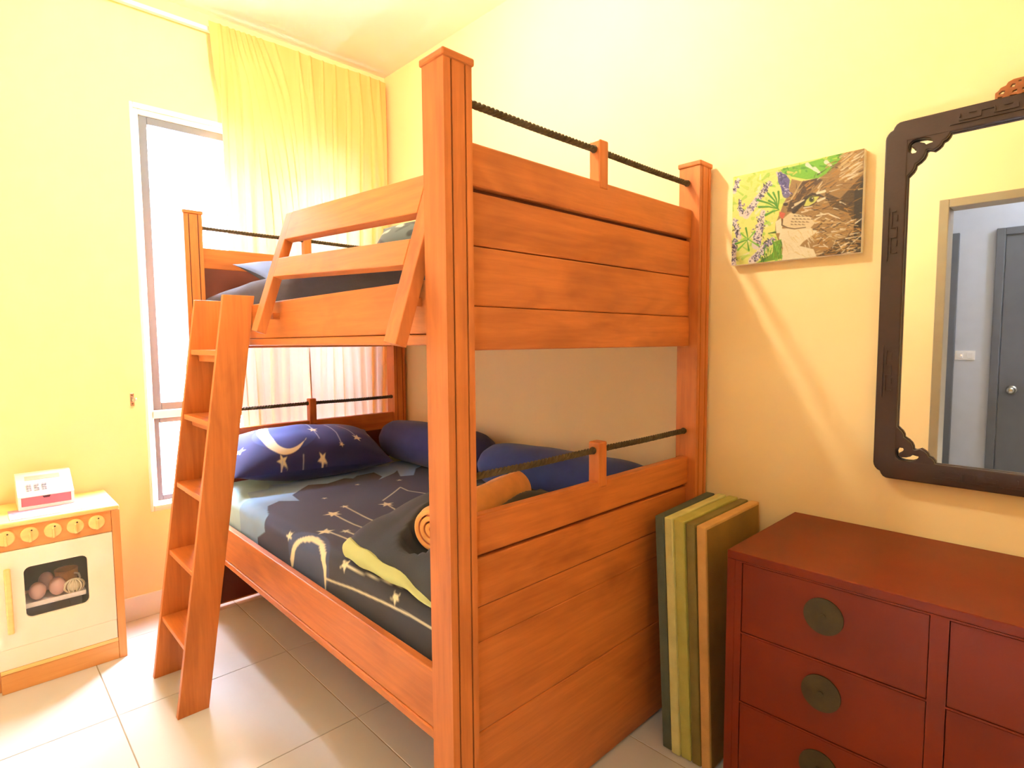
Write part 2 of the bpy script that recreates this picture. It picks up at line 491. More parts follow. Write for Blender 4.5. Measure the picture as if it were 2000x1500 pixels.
for a, bb in ((WY0 + 0.04, YMID - 0.02), (YMID + 0.02, WY1 - 0.04)):
    ring('sash', -0.085, -0.04, a, bb, 0.985, WZ1 - 0.04, 0.036, M['alu'])
    box('pane', (-0.066, a + 0.03, 1.015), (-0.060, bb - 0.03, WZ1 - 0.07), M['glass'], win)
    ring('sash', -0.085, -0.04, a, bb, WZ0 + 0.04, 0.945, 0.024, M['alu'])
    box('pane', (-0.066, a + 0.018, WZ0 + 0.058), (-0.060, bb - 0.018, 0.927), M['glass'], win)
box('window_sill', (-0.04, WY0 + 0.014, WZ0 + 0.014), (0.012, WY1 - 0.014, WZ0 + 0.03), M['white'], win, 0.003)

# neighbouring house outside the window: stand-in wall, height raised to block low sky
nb = boxes('house_exterior', [((-3.0, -9.0, -3.0), (-2.8, 6.0, 4.6))], M['render_wall']); tag(nb, 'pale stand-in wall of the neighbouring house, blocking low sky outside the window', kind='structure')
tag(box('ground_exterior', (-2.8, -9.0, -3.0), (-0.16, 6.0, -2.9), M['render_wall']), 'pale ground outside the window', kind='structure')

# doorway and hall (seen only in the mirror)
dr = empty('door_1', (2.88, YM, 0), 'open doorway with a painted frame, seen in the mirror', kind='structure')
for nm, lo, hi in (('door_jamb', (DX0 - 0.035, YM - 0.135, 0), (DX0 + 0.012, YM + 0.016, DZ + 0.035)), ('door_jamb', (DX1 - 0.012, YM - 0.135, 0), (DX1 + 0.035, YM + 0.016, DZ + 0.035)),
                   ('door_head', (DX0 + 0.012, YM - 0.135, DZ - 0.012), (DX1 - 0.012, YM + 0.016, DZ + 0.035))):
    box(nm, lo, hi, M['frame_grey'], dr, 0.004)
YH = -3.5
tag(box('floor_hall', (1.4, YH, -0.08), (XM + 0.1, YM - 0.12, 0), M['tile']), 'hall floor', kind='structure')
tag(box('ceiling_hall', (1.4, YH, 2.7), (XM + 0.1, YM - 0.12, 2.8), M['ceiling']), 'hall ceiling', kind='structure')
tag(box('wall_hall', (1.4, YH - 0.1, 0), (XM + 0.1, YH, 2.7), M['hall']), 'pale hall wall seen through the doorway in the mirror', kind='structure')
tag(box('wall_hall_left', (1.3, YH, 0), (1.4, YM - 0.12, 2.7), M['hall']), 'hall end wall', kind='structure')
tag(box('wall_hall_right', (XM + 0.1, YH - 0.1, 0), (XM + 0.2, YM, 2.7), M['hall']), 'hall end wall on the other side', kind='structure')
def hall_door(nm, x0, x1, label):
    d = empty(nm, ((x0 + x1) / 2, YH, 0), label, kind='structure')
    boxes('door_frame', [((x0, YH, 0), (x0 + 0.05, YH + 0.03, 2.09)), ((x1 - 0.05, YH, 0), (x1, YH + 0.03, 2.09)), ((x0 + 0.05, YH, 2.04), (x1 - 0.05, YH + 0.03, 2.09))], M['door_grey'], d, 0.004)
    lf = box('door_leaf', (x0 + 0.053, YH, 0.005), (x1 - 0.053, YH + 0.012, 2.037), M['door_grey'], d, 0.002)
    return d, lf
d2, lf2 = hall_door('door_2', 2.565, 3.45, 'grey door across the hall with a round knob')
bm = bmesh.new(); add_disc(bm, (2.69, YH, 0.935), 1, 0.032, YH + 0.012, YH + 0.02); add_tube(bm, [(2.69, YH + 0.02, 0.935), (2.69, YH + 0.055, 0.935)], 0.012); add_ball(bm, (2.69, YH + 0.07, 0.935), 0.028)
kb = finish('door_knob', bm, M['steel'], lf2, smooth=True); kb['label'] = 'round satin steel knob'
hall_door('door_3', 1.45, 2.352, 'grey door frame at the far edge of the hall wall')

def switch_plate(x0, x1, y, z0, z1, label, led=False):
    s = empty('light_switch', ((x0 + x1) / 2, y, z0), label, 'light switch')
    box('switch_plate', (x0, y, z0), (x1, y + 0.008, z1), M['white_plastic'], s, 0.003)
    k = max(1, round((x1 - x0) / 0.07)); wd = (x1 - x0) / k
    for i in range(k):
        box('rocker', (x0 + wd * i + 0.012, y + 0.008, z0 + 0.015), (x0 + wd * (i + 1) - 0.012, y + 0.012, z1 - 0.015), M['white_plastic'], s, 0.002)
    if led: ball('indicator', ((x0 + x1) / 2 - 0.02, y + 0.012, (z0 + z1) / 2), 0.004, M['led'], s, 8)
switch_plate(2.215, 2.285, YM, 1.165, 1.235, 'small white switch plate on the yellow wall beside the reflected doorway')
switch_plate(2.355, 2.475, YH, 1.145, 1.215, 'wide switch plate with an orange light on the hall wall, seen in the mirror', True)

# ceiling lamp (just above the frame) with its light
cl = empty('ceiling_lamp', (LAMP[0], LAMP[1], ZC), 'round flush ceiling lamp above the bed side', 'lamp')
disc('lamp_base', (LAMP[0], LAMP[1], 0), 2, 0.17, ZC - 0.03, ZC, M['white'], cl, 32)
P_ = []
for a in np.linspace(0, math.pi / 2, 8):
    P_.append([(LAMP[0] + 0.155 * math.cos(a) * math.cos(t), LAMP[1] + 0.155 * math.cos(a) * math.sin(t), ZC - 0.03 - 0.07 * math.sin(a)) for t in np.linspace(0, 2 * math.pi, 33)])
grid('lamp_shade', np.array(P_), M['lamp'], cl)
ld = bpy.data.lights.new('ceiling_lamp_light', 'POINT'); ld.energy = LAMP_W; ld.color = LAMP_C; ld.shadow_soft_size = 0.04
lo_ = bpy.data.objects.new('ceiling_lamp_light', ld); COL.objects.link(lo_); lo_.parent = cl; lo_.location = Vector(LAMP) - Vector((LAMP[0], LAMP[1], ZC))
hl = empty('hall_lamp', (3.6, -2.9, 2.7), 'round hall ceiling lamp outside the doorway', 'lamp')
disc('lamp_base', (3.6, -2.9, 0), 2, 0.12, 2.66, 2.7, M['white'], hl, 24)
ld = bpy.data.lights.new('hall_lamp_light', 'POINT'); ld.energy = HALL_W; ld.color = (0.74, 0.84, 1.0); ld.shadow_soft_size = 0.1
lo_ = bpy.data.objects.new('hall_lamp_light', ld); COL.objects.link(lo_); lo_.parent = hl; lo_.location = (0, 0, -0.14)

# ================================================================== BUNK BED
L_, W_, D_, H_, X0, G_ = 2.152, 1.193, 0.078, 1.904, 0.116, 0.019
bed = empty('bunk_bed', (1.13, -0.6, 0), 'orange stained wooden bunk bed with rope rails, standing in the window corner', 'bunk bed')
def post(x0, y0):
    a, g, dp = D_, 0.0022, 0.004
    g1, g2 = 0.27, 0.76
    prof = [(x0, y0), (x0 + a, y0)]
    for t in (g1, g2): prof += [(x0 + a, y0 + a * t - g), (x0 + a - dp, y0 + a * t - g), (x0 + a - dp, y0 + a * t + g), (x0 + a, y0 + a * t + g)]
    prof += [(x0 + a, y0 + a), (x0, y0 + a)]
    for t in (g2, g1): prof += [(x0, y0 + a * t + g), (x0 + dp, y0 + a * t + g), (x0 + dp, y0 + a * t - g), (x0, y0 + a * t - g)]
    p = prism('post', prof, 2, 0.0, H_, M['wood_z'], bed)
    for t in (g1, g2):
        for xx, sgn in ((x0 + a, -1), (x0, 1)):
            pass
    boxes('groove_shadow_line', [((xx - 0.0003 if s < 0 else xx - 0.0002, y0 + a * t - g, 0.002), (xx + 0.0002 if s < 0 else xx + 0.0003, y0 + a * t + g, H_ - 0.002)) for t in (g1, g2) for xx, s in ((x0 + a - dp, -1), (x0 + dp, 1))], M['groove'], p)  # dark strips on the groove floors paint in their shade
    c = box('post_cap', (x0 - 0.005, y0 - 0.005, H_), (x0 + a + 0.005, y0 + a + 0.005, H_ + 0.017), M['wood_y'], p, 0.004)
    return p
post(L_ - D_, -W_); post(L_ - D_, -G_ - D_); post(X0, -W_); post(X0, -G_ - D_)
YA, YB = -W_ + D_, -G_ - D_
def end_panel(xf, sgn):
    """xf: the outer face, sgn: which way it faces"""
    def bx(nm, z0, z1, d0, th, bev=0.004):
        a, b_ = xf - sgn * d0, xf - sgn * (d0 + th)
        box(nm, (min(a, b_), YA, z0), (max(a, b_), YB, z1), M['wood_y'], bed, bev)
    for base, bz, top in ((0.0, 0.008 if sgn > 0 else 0.018, 0.888), (0.867, 1.283, 1.757)):
        bx('end_rail', top - 0.098, top, 0.0, 0.032, 0.005)
        bx('board', top - 0.230, top - 0.108, 0.007, 0.018)
        if base:
            bx('board', 1.387, 1.525, 0.007, 0.018); bx('board', bz, 1.386, 0.004, 0.024)
        else:
            bx('board', 0.571, 0.657, 0.0075, 0.017, 0.0006); bx('board', 0.340, 0.570, 0.007, 0.018); bx('board', bz, 0.339, 0.007, 0.018)
        a, b_ = xf - sgn * 0.021, xf - sgn * 0.030
        box('backing_panel', (min(a, b_), YA, bz + 0.01), (max(a, b_), YB, top - 0.05), M['groove'], bed)
        # short post that carries the rope
        yc = -0.602
        sp = box('rail_post', (min(xf + sgn * 0.002, xf - sgn * 0.038), yc - 0.02, top - 0.02), (max(xf + sgn * 0.002, xf - sgn * 0.038), yc + 0.02, top + 0.118), M['wood_z'], bed, 0.005)
        bm = bmesh.new()
        xr, zr = xf - sgn * 0.018, top + 0.092
        ya, yb, pitch, ns = YA - 0.004, YB + 0.004, 0.042, 360
        for k in range(3):
            path = []
            for i in range(ns + 1):
                t = i / ns; y = ya + (yb - ya) * t; ph = 2 * math.pi * (y / pitch + k / 3)
                sag = -0.0015 * (math.sin(math.pi * ((y - ya) % ((yb - ya) / 2 + 1e-9)) / ((yb - ya) / 2)) ** 2)
                path.append((xr + 0.0046 * math.cos(ph), y, zr + sag + 0.0046 * math.sin(ph)))
            add_tube(bm, path, 0.0052, 6)
        for ye in (YA + 0.006, yc - 0.024, yc + 0.024, YB - 0.006):
            add_tube(bm, [(xr, ye - 0.008, zr - 0.0005), (xr, ye, zr), (xr, ye + 0.008, zr - 0.0005)], [0.009, 0.0115, 0.009], 12)
        finish('rope', bm, M['rope'], bed, smooth=True)
end_panel(2.125, 1); end_panel(X0 + 0.030, -1)
XA, XB = X0 + D_, L_ - D_
def side_rail(y0, y1, z0, z1, front):
    box('side_rail', (XA, y0, z0 + 0.026), (XB, y1, z1), M['wood_x'], bed, 0.004)
    box('rail_moulding', (XA, y0 - (0.003 if front else 0), z0), (XB, y1, z0 + 0.0245), M['wood_x'], bed, 0.004)
side_rail(-1.183, -1.158, 0.345, 0.517, True); side_rail(-1.183, -1.158, 1.296, 1.446, True)
side_rail(-0.060, -0.035, 0.345, 0.517, False); side_rail(-0.060, -0.035, 1.296, 1.446, False)
box('bed_base', (XA - 0.03, -1.156, 0.372), (XB + 0.02, -0.062, 0.39), M['wood_y'], bed)
box('bed_base', (XA - 0.03, -1.156, 1.312), (XB + 0.02, -0.062, 1.33), M['wood_y'], bed)

# slanted guard rail of the upper bunk, standing just clear of the side rail
gr = empty('guard_rail', Vector((1.6, -1.26, 1.3)) - Vector(bed.location)); gr.parent = bed
GD = Vector((0, 0.33, 1.0)).normalized(); GN = Vector((0, -GD.z, GD.y))
def gpt(x, t, n_):  # x along the bed, t up the slant, n_ outwards
    p = Vector((0, -1.265, 1.304)) + GD * t + GN * n_
    return (x, p.y, p.z - 0.052 * (x - 2.03))
def gbar(nm, quad, n0, n1, mat):
    bm = bmesh.new()
    A = [bm.verts.new(gpt(x, t, n0)) for x, t in quad]; B = [bm.verts.new(gpt(x, t, n1)) for x, t in quad]
    bm.faces.new(A); bm.faces.new(B)
    for i in range(4): bm.faces.new((A[i], A[(i + 1) % 4], B[(i + 1) % 4], B[i]))
    bmesh.ops.recalc_face_normals(bm, faces=bm.faces)
    bmesh.ops.bevel(bm, geom=bm.edges[:], offset=0.002, segments=2, affect='EDGES', profile=0.5)
    finish(nm, bm, mat, gr)
for x0 in (1.190, 2.008):
    gbar('stile', [(x0, 0.0), (x0 + 0.052, -0.003), (x0 + 0.052, 0.418), (x0, 0.418)], -0.030, 0.0, M['wood_z'])
gbar('top_rail', [(1.2425, 0.318), (2.0075, 0.318), (2.0075, 0.4185), (1.2425, 0.4185)], -0.028, 0.001, M['wood_x'])
gbar('middle_rail', [(1.2425, 0.186), (2.0075, 0.186), (2.0075, 0.252), (1.2425, 0.252)], -0.028, 0.001, M['wood_x'])
for x0 in (1.205, 2.023):  # small blocks that fix the stiles to the side rail
    box('fixing_block', (x0, -1.205, 1.385), (x0 + 0.022, -1.1835, 1.405), M['wood_x'], gr)

# ladder: a thing of its own, hooked over the upper side rail
lad = empty('bed_ladder', (0.8, -1.4, 0), 'stained wooden ladder with broad side boards leaning against the upper bunk', 'ladder')
ZT_ = 1.478
def ladder_side(x0):
    return prism('side_board', [(-1.487, 0), (-1.3865, 0), (-1.1715, ZT_), (-1.2785, ZT_)], 0, x0 - 0.022, x0, M['wood_z'], lad, 0.0015)
ladder_side(0.9725); ladder_side(0.632)
for z in (1.281, 1.028, 0.763, 0.499, 0.241):
    yf = -1.487 + (1.487 - 1.2785) * z / ZT_
    t = box('tread', (0.632, yf + 0.004, z - 0.020), (0.9505, yf + 0.099, z), M['wood_x'], lad, 0.002)
    prism('tread_bracket', [(yf + 0.028, z - 0.0205), (yf + 0.096, z - 0.0205), (yf + 0.090, z - 0.046), (yf + 0.030, z - 0.046)], 0, 0.640, 0.9503, M['wood_x'], t, 0.0012)

# ================================================================== MATTRESSES AND BEDDING
def wr(x, y, sc, seed):
    r = np.random.default_rng(seed); z = 0
    for k in range(7):
        a = r.uniform(0, math.pi); f = r.uniform(0.6, 2.2) * sc
        z = z + np.sin((x * math.cos(a) + y * math.sin(a)) * f + r.uniform(0, 6) + 1.3 * np.sin((x * math.sin(a) - y * math.cos(a)) * f * 0.4 + k)) / 7
    return z

def mattress(name, x0, x1, y0, y1, z0, z1, r, mat, wrk, du=0.0036, printer=None, droop=None):
    # profile from the wall side over the top and down the open side (y0 is the open side)
    prof = [(y1, z0 + t * (z1 - r - z0), 0) for t in np.linspace(0, 1, 12)]
    prof += [(y1 - r + r * math.cos(a), z1 - r + r * math.sin(a), 1) for a in np.linspace(0.1, math.pi / 2 - 0.1, 6)]
    ny = int((y1 - y0 - 2 * r) / du)
    prof += [(y, z1, 1) for y in np.linspace(y1 - r, y0 + r, ny)]
    prof += [(y0 + r - r * math.sin(a), z1 - r + r * math.cos(a), 1) for a in np.linspace(0.1, math.pi / 2 - 0.1, 10)]
    prof += [(y0, z, 0.4) for z in np.linspace(z1 - r, z0, int((z1 - r - z0) / du))]
    prof = np.array(prof)
    nx = int((x1 - x0) / du)
    xs_ = np.linspace(x0, x1, nx)
    X, Y = np.meshgrid(xs_, prof[:, 0], indexing='ij'); _, Z = np.meshgrid(xs_, prof[:, 1], indexing='ij'); _, K = np.meshgrid(xs_, prof[:, 2], indexing='ij')
    e = np.minimum(X - x0, x1 - X); er = np.clip(1 - e / r, 0, 1)
    Z = np.where(Z > z1 - r, Z - (1 - np.sqrt(1 - er ** 2)) * r * np.clip((Z - (z1 - r)) / r, 0, 1), Z)
    Z = Z + wrk * K * wr(X, Y, 14.0, 3)
    Y = Y - wrk * 0.5 * (K < 0.9) * wr(X, Z, 16.0, 5)
    if droop is not None: Z = Z + droop(X, Y) * np.clip((Z - z0) / (z1 - z0), 0, 1)
    col = None
    s = np.concatenate([[0], np.cumsum(np.hypot(np.diff(prof[:, 0]), np.diff(prof[:, 1])))])
    if printer is not None:
        zz = np.abs(prof[:, 0]) + np.where(prof[:, 0] <= y0 + r + 1e-6, z1 - prof[:, 1], 0)
        col = printer(X, np.broadcast_to(zz[None, :], X.shape))
    P = np.stack([X, Y, Z], -1)
    ends = []
    for i in (0, -1):
        e_ = P[i]; c = e_.copy(); c[:, 2] = z0
        EP = np.stack([e_, c], 0); ends.append((EP if i else EP[::-1], None if col is None else np.stack([col[i], col[i]], 0)))
    bt = np.stack([P[:, 0], P[:, -1]], 1); ends.append((bt, None if col is None else np.stack([col[:, 0], col[:, -1]], 1)))
    return grid(name, P, mat, None, col, origin=((x0 + x1) / 2, (y0 + y1) / 2, z0), extra=ends)

NAVY, CHAR = srgb(52, 54, 74), srgb(50, 50, 52)
CRE = srgb(238, 232, 196)
def sheet_print(X, S):
    p = Paint(X, S, srgb(200, 226, 216), 0.005)
    inf = 3.0
    l3 = [(0.095, 1.4), (0.10, 0.985), (0.246, 0.837), (0.357, 0.698), (0.306, 0.532), (0.181, 0.274), (0.316, 0.081), (0.3, -0.1)]
    p.poly(l3 + [(inf, -0.1), (inf, 1.4)], srgb(170, 216, 232))
    p.poly([(0.05, 0.1), (0.42, 0.1), (0.36, 0.34), (0.2, 0.36)], srgb(226, 230, 178))
    l2 = [(0.62, 1.45), (0.62, 1.249), (0.60, 1.087), (0.48, 1.06), (0.47, 0.962), (0.40, 0.93), (0.44, 0.859), (0.395, 0.769), (0.44, 0.70), (0.381, 0.626), (0.42, 0.52), (0.38, 0.44), (0.44, 0.30), (0.38, 0.229), (0.42, -0.1)]
    p.poly(l2 + [(inf, -0.1), (inf, 1.45)], srgb(146, 190, 228))
    j = [(0.84, 1.45), (0.813, 1.245), (0.90, 1.20), (0.873, 1.12), (0.76, 1.075), (0.714, 1.01), (0.777, 0.948), (0.66, 0.93), (0.591, 0.855), (0.547, 0.805), (0.585, 0.726), (0.546, 0.621), (0.579, 0.588), (0.542, 0.548), (0.522, 0.44), (0.64, 0.46), (0.69, 0.509), (0.609, 0.371), (0.569, 0.327), (0.701, 0.393), (0.731, 0.333), (0.609, 0.237), (0.549, 0.114), (0.6, -0.1)]
    p.poly(j + [(inf, -0.1), (inf, 1.45)], NAVY)
    # dark greenish charcoal towards the foot
    a = np.clip((X - 1.0) / 0.5, 0, 1) * np.clip((S - 0.5) / 0.6, 0, 1); inside = (X > 0.9)
    p.put(np.where(inside, a, 0), CHAR, 0.8)
    p.disc(1.28, 1.20, 0.16, 0.12, srgb(78, 100, 142), 0.45)
    mo = [(1.143, 1.274), (1.132, 1.246), (1.150, 1.205), (1.19, 1.150), (1.234, 1.109), (1.278, 1.098), (1.35, 1.112), (1.40, 1.145), (1.42, 1.19), (1.412, 1.285)]
    mi = [(1.406, 1.275), (1.398, 1.21), (1.376, 1.163), (1.335, 1.132), (1.281, 1.130), (1.222, 1.155), (1.178, 1.205), (1.157, 1.265)]
    p.poly(mo + mi, CRE)
    st = [(1.236, 1.053, .033), (1.118, 1.157, .026), (1.059, 0.936, .036), (1.092, 0.713, .034), (1.53, 1.147, .03), (1.827, 1.163, .024), (1.288, 1.001, .019), (1.258, 0.821, .020), (0.771, 0.444, .016), (0.697, 0.63, .013), (0.816, 0.853, .013), (1.001, 0.855, .018),
          (1.55, 0.7, .03), (1.75, 0.5, .03), (1.3, 0.4, .03), (1.0, 0.25, .03)]
    for k, (x, y, r) in enumerate(st): p.star(x, y, r, CRE, 0.3 * k)
    for ln in ([(1.413, 1.234), (1.597, 1.211), (1.76, 1.197), (1.901, 1.187), (2.09, 1.186)], [(1.53, 1.147), (1.632, 1.142), (1.765, 1.125), (1.854, 1.107), (2.05, 1.105)],
               [(1.236, 1.046), (1.342, 1.039), (1.5, 1.034)], [(1.068, 0.936), (1.239, 0.941), (1.45, 0.932)], [(1.001, 0.855), (1.125, 0.861), (1.213, 0.864), (1.4, 0.861)],
               [(1.288, 1.001), (1.42, 0.995)], [(1.092, 0.713), (1.192, 0.727), (1.30, 0.70)], [(1.034, 0.695), (0.967, 0.61), (0.89, 0.515), (0.967, 0.524), (1.12, 0.48)]):
        p.line(ln, 0.0065, CRE, 0.0065, 0.9)
    return p.C
mt = mattress('mattress', 0.172, 2.088, -1.14, -0.066, 0.391, 0.63, 0.045, M['print_sheet'], 0.004, printer=sheet_print)
tag(mt, 'lower bunk mattress in a fitted sheet printed with moon, stars and pale blue clouds', 'mattress')
mu = mattress('mattress', 0.172, 2.088, -1.13, -0.066, 1.331, 1.556, 0.05, M['charcoal_sheet'], 0.004, du=0.012, droop=lambda X, Y: -0.03 * np.clip((0.75 - X) / 0.6, 0, 1))
tag(mu, 'upper bunk mattress in a plain charcoal sheet behind the guard rail', 'mattress')

def pillow(name, c, ex, ey, ez, a, b_, h, mat, label, group=None, n_=(60, 44), printer=None, ear=0.10, sag=0.0, seed=1, wrk=0.006):
    ex, ey, ez = (np.array(v, float) for v in (ex, ey, ez))
    S, T = np.meshgrid(np.linspace(-1, 1, n_[0]), np.linspace(-1, 1, n_[1]), indexing='ij')
    prof = (np.clip(1 - np.abs(S) ** 2.4, 0, 1) ** 0.62) * (np.clip(1 - np.abs(T) ** 2.2, 0, 1) ** 0.62)
    pin = 1 - ear * (1 - np.abs(T) ** 2) * np.abs(S) ** 3
    pin2 = 1 - ear * (1 - np.abs(S) ** 2) * np.abs(T) ** 3
    lx, ly = S * a * pin, T * b_ * pin2
    w_ = wr(lx, ly, 22.0, seed) * wrk
    out = []
    for sg in (1, -1):
        hz = sg * h * prof * (1 + 0.0 * w_) + w_ * (0.3 + prof) - sag * (np.abs(S) ** 2) * a
        P = np.array(c)[None, None, :] + lx[..., None] * ex + ly[..., None] * ey + hz[..., None] * ez
        cc = None if printer is None else printer(lx, ly, sg)
        out.append((P if sg > 0 else P[:, ::-1], cc if sg > 0 or cc is None else cc[:, ::-1]))
    o = grid(name, out[0][0], mat, None, out[0][1], origin=c, extra=out[1:])
    return tag(o, label, 'pillow', group)

def unit(v):
    v = np.array(v, float); return v / np.linalg.norm(v)
def pillow_print(lx, ly, sg):
    p = Paint(lx, ly, srgb(40, 46, 104), 0.004)
    p.disc(-0.12, 0.0, 0.15, 0.13, srgb(66, 82, 150), 0.5)
    if sg > 0:
        mo = catmull([(-0.165, 0.150), (-0.215, 0.115), (-0.240, 0.03), (-0.228, -0.08), (-0.190, -0.135), (-0.145, -0.148), (-0.09, -0.128), (-0.042, -0.075)], 6, False)
        mi = catmull([(-0.048, -0.086), (-0.10, -0.116), (-0.145, -0.120), (-0.180, -0.085), (-0.190, 0.0), (-0.182, 0.09), (-0.160, 0.145)], 6, False)
        p.poly([tuple(q) for q in mo] + [tuple(q) for q in mi], CRE)
        for k, (x, y, r) in enumerate([(0.014, 0.007, .026), (-0.173, -0.170, .026), (0.013, -0.174, .024), (0.12, -0.125, .013), (0.219, -0.072, .026), (-0.262, 0.105, .026), (0.33, 0.02, .02), (-0.33, -0.04, .024)]):
            p.star(x, y, r, CRE, 0.3 + 0.25 * k)
        for ln in ([(0.014, 0.007), (0.01, 0.06), (-0.01, 0.13)], [(0.12, -0.125), (0.118, -0.04), (0.09, 0.06)], [(0.219, -0.072), (0.195, 0.0), (0.15, 0.06)], [(-0.075, -0.155), (-0.082, -0.195)], [(-0.173, -0.17), (-0.185, -0.2)], [(0.015, 0.0), (0.02, -0.08)]):
            p.line(ln, 0.0045, srgb(200, 204, 220), 0.0035, 0.85)
    return p.C
ex = unit((0.10, 0.9, -0.03)); ey0 = unit((-0.93, 0.08, 0.30)); ez = unit(np.cross(ex, ey0)); ey = np.cross(ez, ex)
pillow('pillow', (0.365, -0.72, 0.760), ex, ey, ez, 0.385, 0.20, 0.118, M['print_pillow'], 'dark blue pillow printed with a crescent moon and stars on the lower bunk', n_=(240, 130), printer=pillow_print, seed=4, ear=0.06)
def upper_pillow_print(lx, ly, sg):
    p = Paint(lx, ly, srgb(66, 76, 102), 0.004)
    if sg > 0:
        p.line([(-0.10, 0.2), (-0.15, 0.10), (-0.15, 0.0), (-0.09, -0.10), (0.0, -0.16)], 0.016, CRE, 0.006)
        p.line([(-0.16, 0.05), (0.15, 0.02)], 0.008, CRE, 0.006)
    return p.C
ex = unit((-0.08, 0.9, 0.05)); ey0 = unit((-0.9, -0.08, 0.30)); ez = unit(np.cross(ex, ey0)); ey = np.cross(ez, ex)
pillow('pillow', (0.44, -0.66, 1.632), ex, ey, ez, 0.34, 0.20, 0.068, M['print_pillow'], 'grey blue pillow with pale curved print at the head of the upper bunk', n_=(110, 70), printer=upper_pillow_print, seed=8)
def camo_print(lx, ly, sg):
    p = Paint(lx, ly, srgb(70, 76, 72), 0.006)
    for k in range(60):
        p.dab(rng.uniform(-0.25, 0.25), rng.uniform(-0.18, 0.18), rng.uniform(-0.06, 0.06), rng.uniform(-0.05, 0.05), rng.uniform(0.015, 0.04), random.choice([srgb(28, 30, 28), srgb(150, 152, 140), srgb(48, 54, 50)]))
    return p.C
ex = unit((0.9, 0.35, 0.0)); ey0 = unit((-0.2, 0.6, 0.75)); ez = unit(np.cross(ex, ey0)); ey = np.cross(ez, ex)
pillow('pillow', (1.60, -0.86, 1.632), ex, ey, ez, 0.20, 0.085, 0.05, M['print_pillow'], 'small dark mottled cushion on the upper bunk, above the guard rail', n_=(80, 60), printer=camo_print, seed=12)

def bolster(name, p0, p1, rad, mat, label, flat=1.0, seed=1, endr=0.75):
    p0, p1 = np.array(p0, float), np.array(p1, float); ax = unit(p1 - p0); Ln = np.linalg.norm(p1 - p0)
    up = np.array([0, 0, 1.0]); sd = unit(np.cross(ax, up)); up = np.cross(sd, ax)
    u = np.linspace(0, 1, 60); th = np.linspace(0, 2 * math.pi, 48, endpoint=False)
    rr = rad * np.clip(1 - np.abs(2 * u - 1) ** 9, 0, 1) ** 0.5 * (0.93 + 0.07 * np.sin(math.pi * u))
    TH, UU = np.meshgrid(th, u, indexing='ij')
    RR = rr[None, :] * (1 + 0.035 * wr(TH * 0.2, UU * Ln, 16, seed) + 0.02 * np.sin(TH * 9 + UU * 4) * (np.abs(2 * UU - 1) > 0.8))
    P = p0 + UU[..., None] * (p1 - p0) + (RR * np.cos(TH))[..., None] * sd + (RR * np.sin(TH) * flat)[..., None] * up
    o = grid(name, P, mat, None, wrap=True, origin=tuple((p0 + p1) / 2))
    return tag(o, label, 'bolster', None)
bolster('bolster', (0.25, -0.185, 0.756), (1.14, -0.170, 0.756), 0.120, M['navy'], 'dark navy bolster along the wall at the head of the lower bunk', 0.98, 3)
bolster('bolster', (1.17, -0.23, 0.746), (2.05, -0.17, 0.746), 0.128, M['blue'], 'royal blue bolster along the wall, behind the rope rail of the lower bunk', 0.86, 7)

# crumpled duvet at the foot of the lower bunk
dv = empty('duvet', (1.78, -0.7, 0.64), 'crumpled dark duvet with pale lime lining heaped at the foot of the lower bunk', 'duvet')
out = catmull([(1.49, -1.105), (1.40, -0.93), (1.34, -0.72), (1.36, -0.50), (1.46, -0.36), (1.75, -0.34), (2.03, -0.36), (2.078, -0.6), (2.078, -0.95), (2.07, -1.125), (1.86, -1.13), (1.64, -1.135)], 8)
out = np.array(out); cen = np.array([1.78, -0.76])
nr = 60
rr = np.linspace(0, 1, nr)
PX = cen[0] + rr[:, None] * (out[None, :, 0] - cen[0]); PY = cen[1] + rr[:, None] * (out[None, :, 1] - cen[1])
RRr = np.broadcast_to(rr[:, None], PX.shape)
dome = np.clip(1 - RRr ** 2.6, 0, 1) ** 0.75
crease = 0.018 * np.abs(np.sin(9.0 * (PX * 0.55 + PY * 0.85) + 1.6 * wr(PX, PY, 6, 31))) + 0.012 * np.abs(np.sin(17.0 * (PX * 0.8 - PY * 0.35) + 2.0 * wr(PX, PY, 7, 33)))
hz = 0.652 + 0.150 * dome + dome ** 0.5 * (0.030 * wr(PX, PY, 9, 21) + crease - 0.012)
# the towel roll lies in a hollow of the heap
TA, TB, TR_ = np.array([1.815, -1.005, 0.764]), np.array([1.665, -0.52, 0.764]), 0.082
td = (TB - TA)[:2]; tt = np.clip(((PX - TA[0]) * td[0] + (PY - TA[1]) * td[1]) / (td @ td), -0.03, 1.03)
dd = np.hypot(PX - TA[0] - tt * td[0], PY - TA[1] - tt * td[1])
lim = TA[2] - np.sqrt(np.clip(TR_ ** 2 - dd ** 2, 0, None)) - 0.003
side_ = np.where((PX - TA[0]) * td[1] - (PY - TA[1]) * td[0] > 0, 0.02, 0.03)
lim = np.where(dd < TR_, lim, TA[2] + side_ * np.clip((dd - TR_) / 0.03, 0, 1) + np.clip((dd - TR_ - 0.03) * 2, 0, 1))
hz = np.minimum(hz, lim); hz = np.maximum(hz, 0.648)
top = np.stack([PX, PY, hz], -1); bot = np.stack([PX, PY, np.full_like(PX, 0.641)], -1)
def close(a): return np.concatenate([a, a[:, :1]], 1)
grid('cover', close(top), M['duvet'], dv, extra=[(close(bot)[::-1], None), (np.stack([close(top)[-1], close(bot)[-1]], 0), None)])
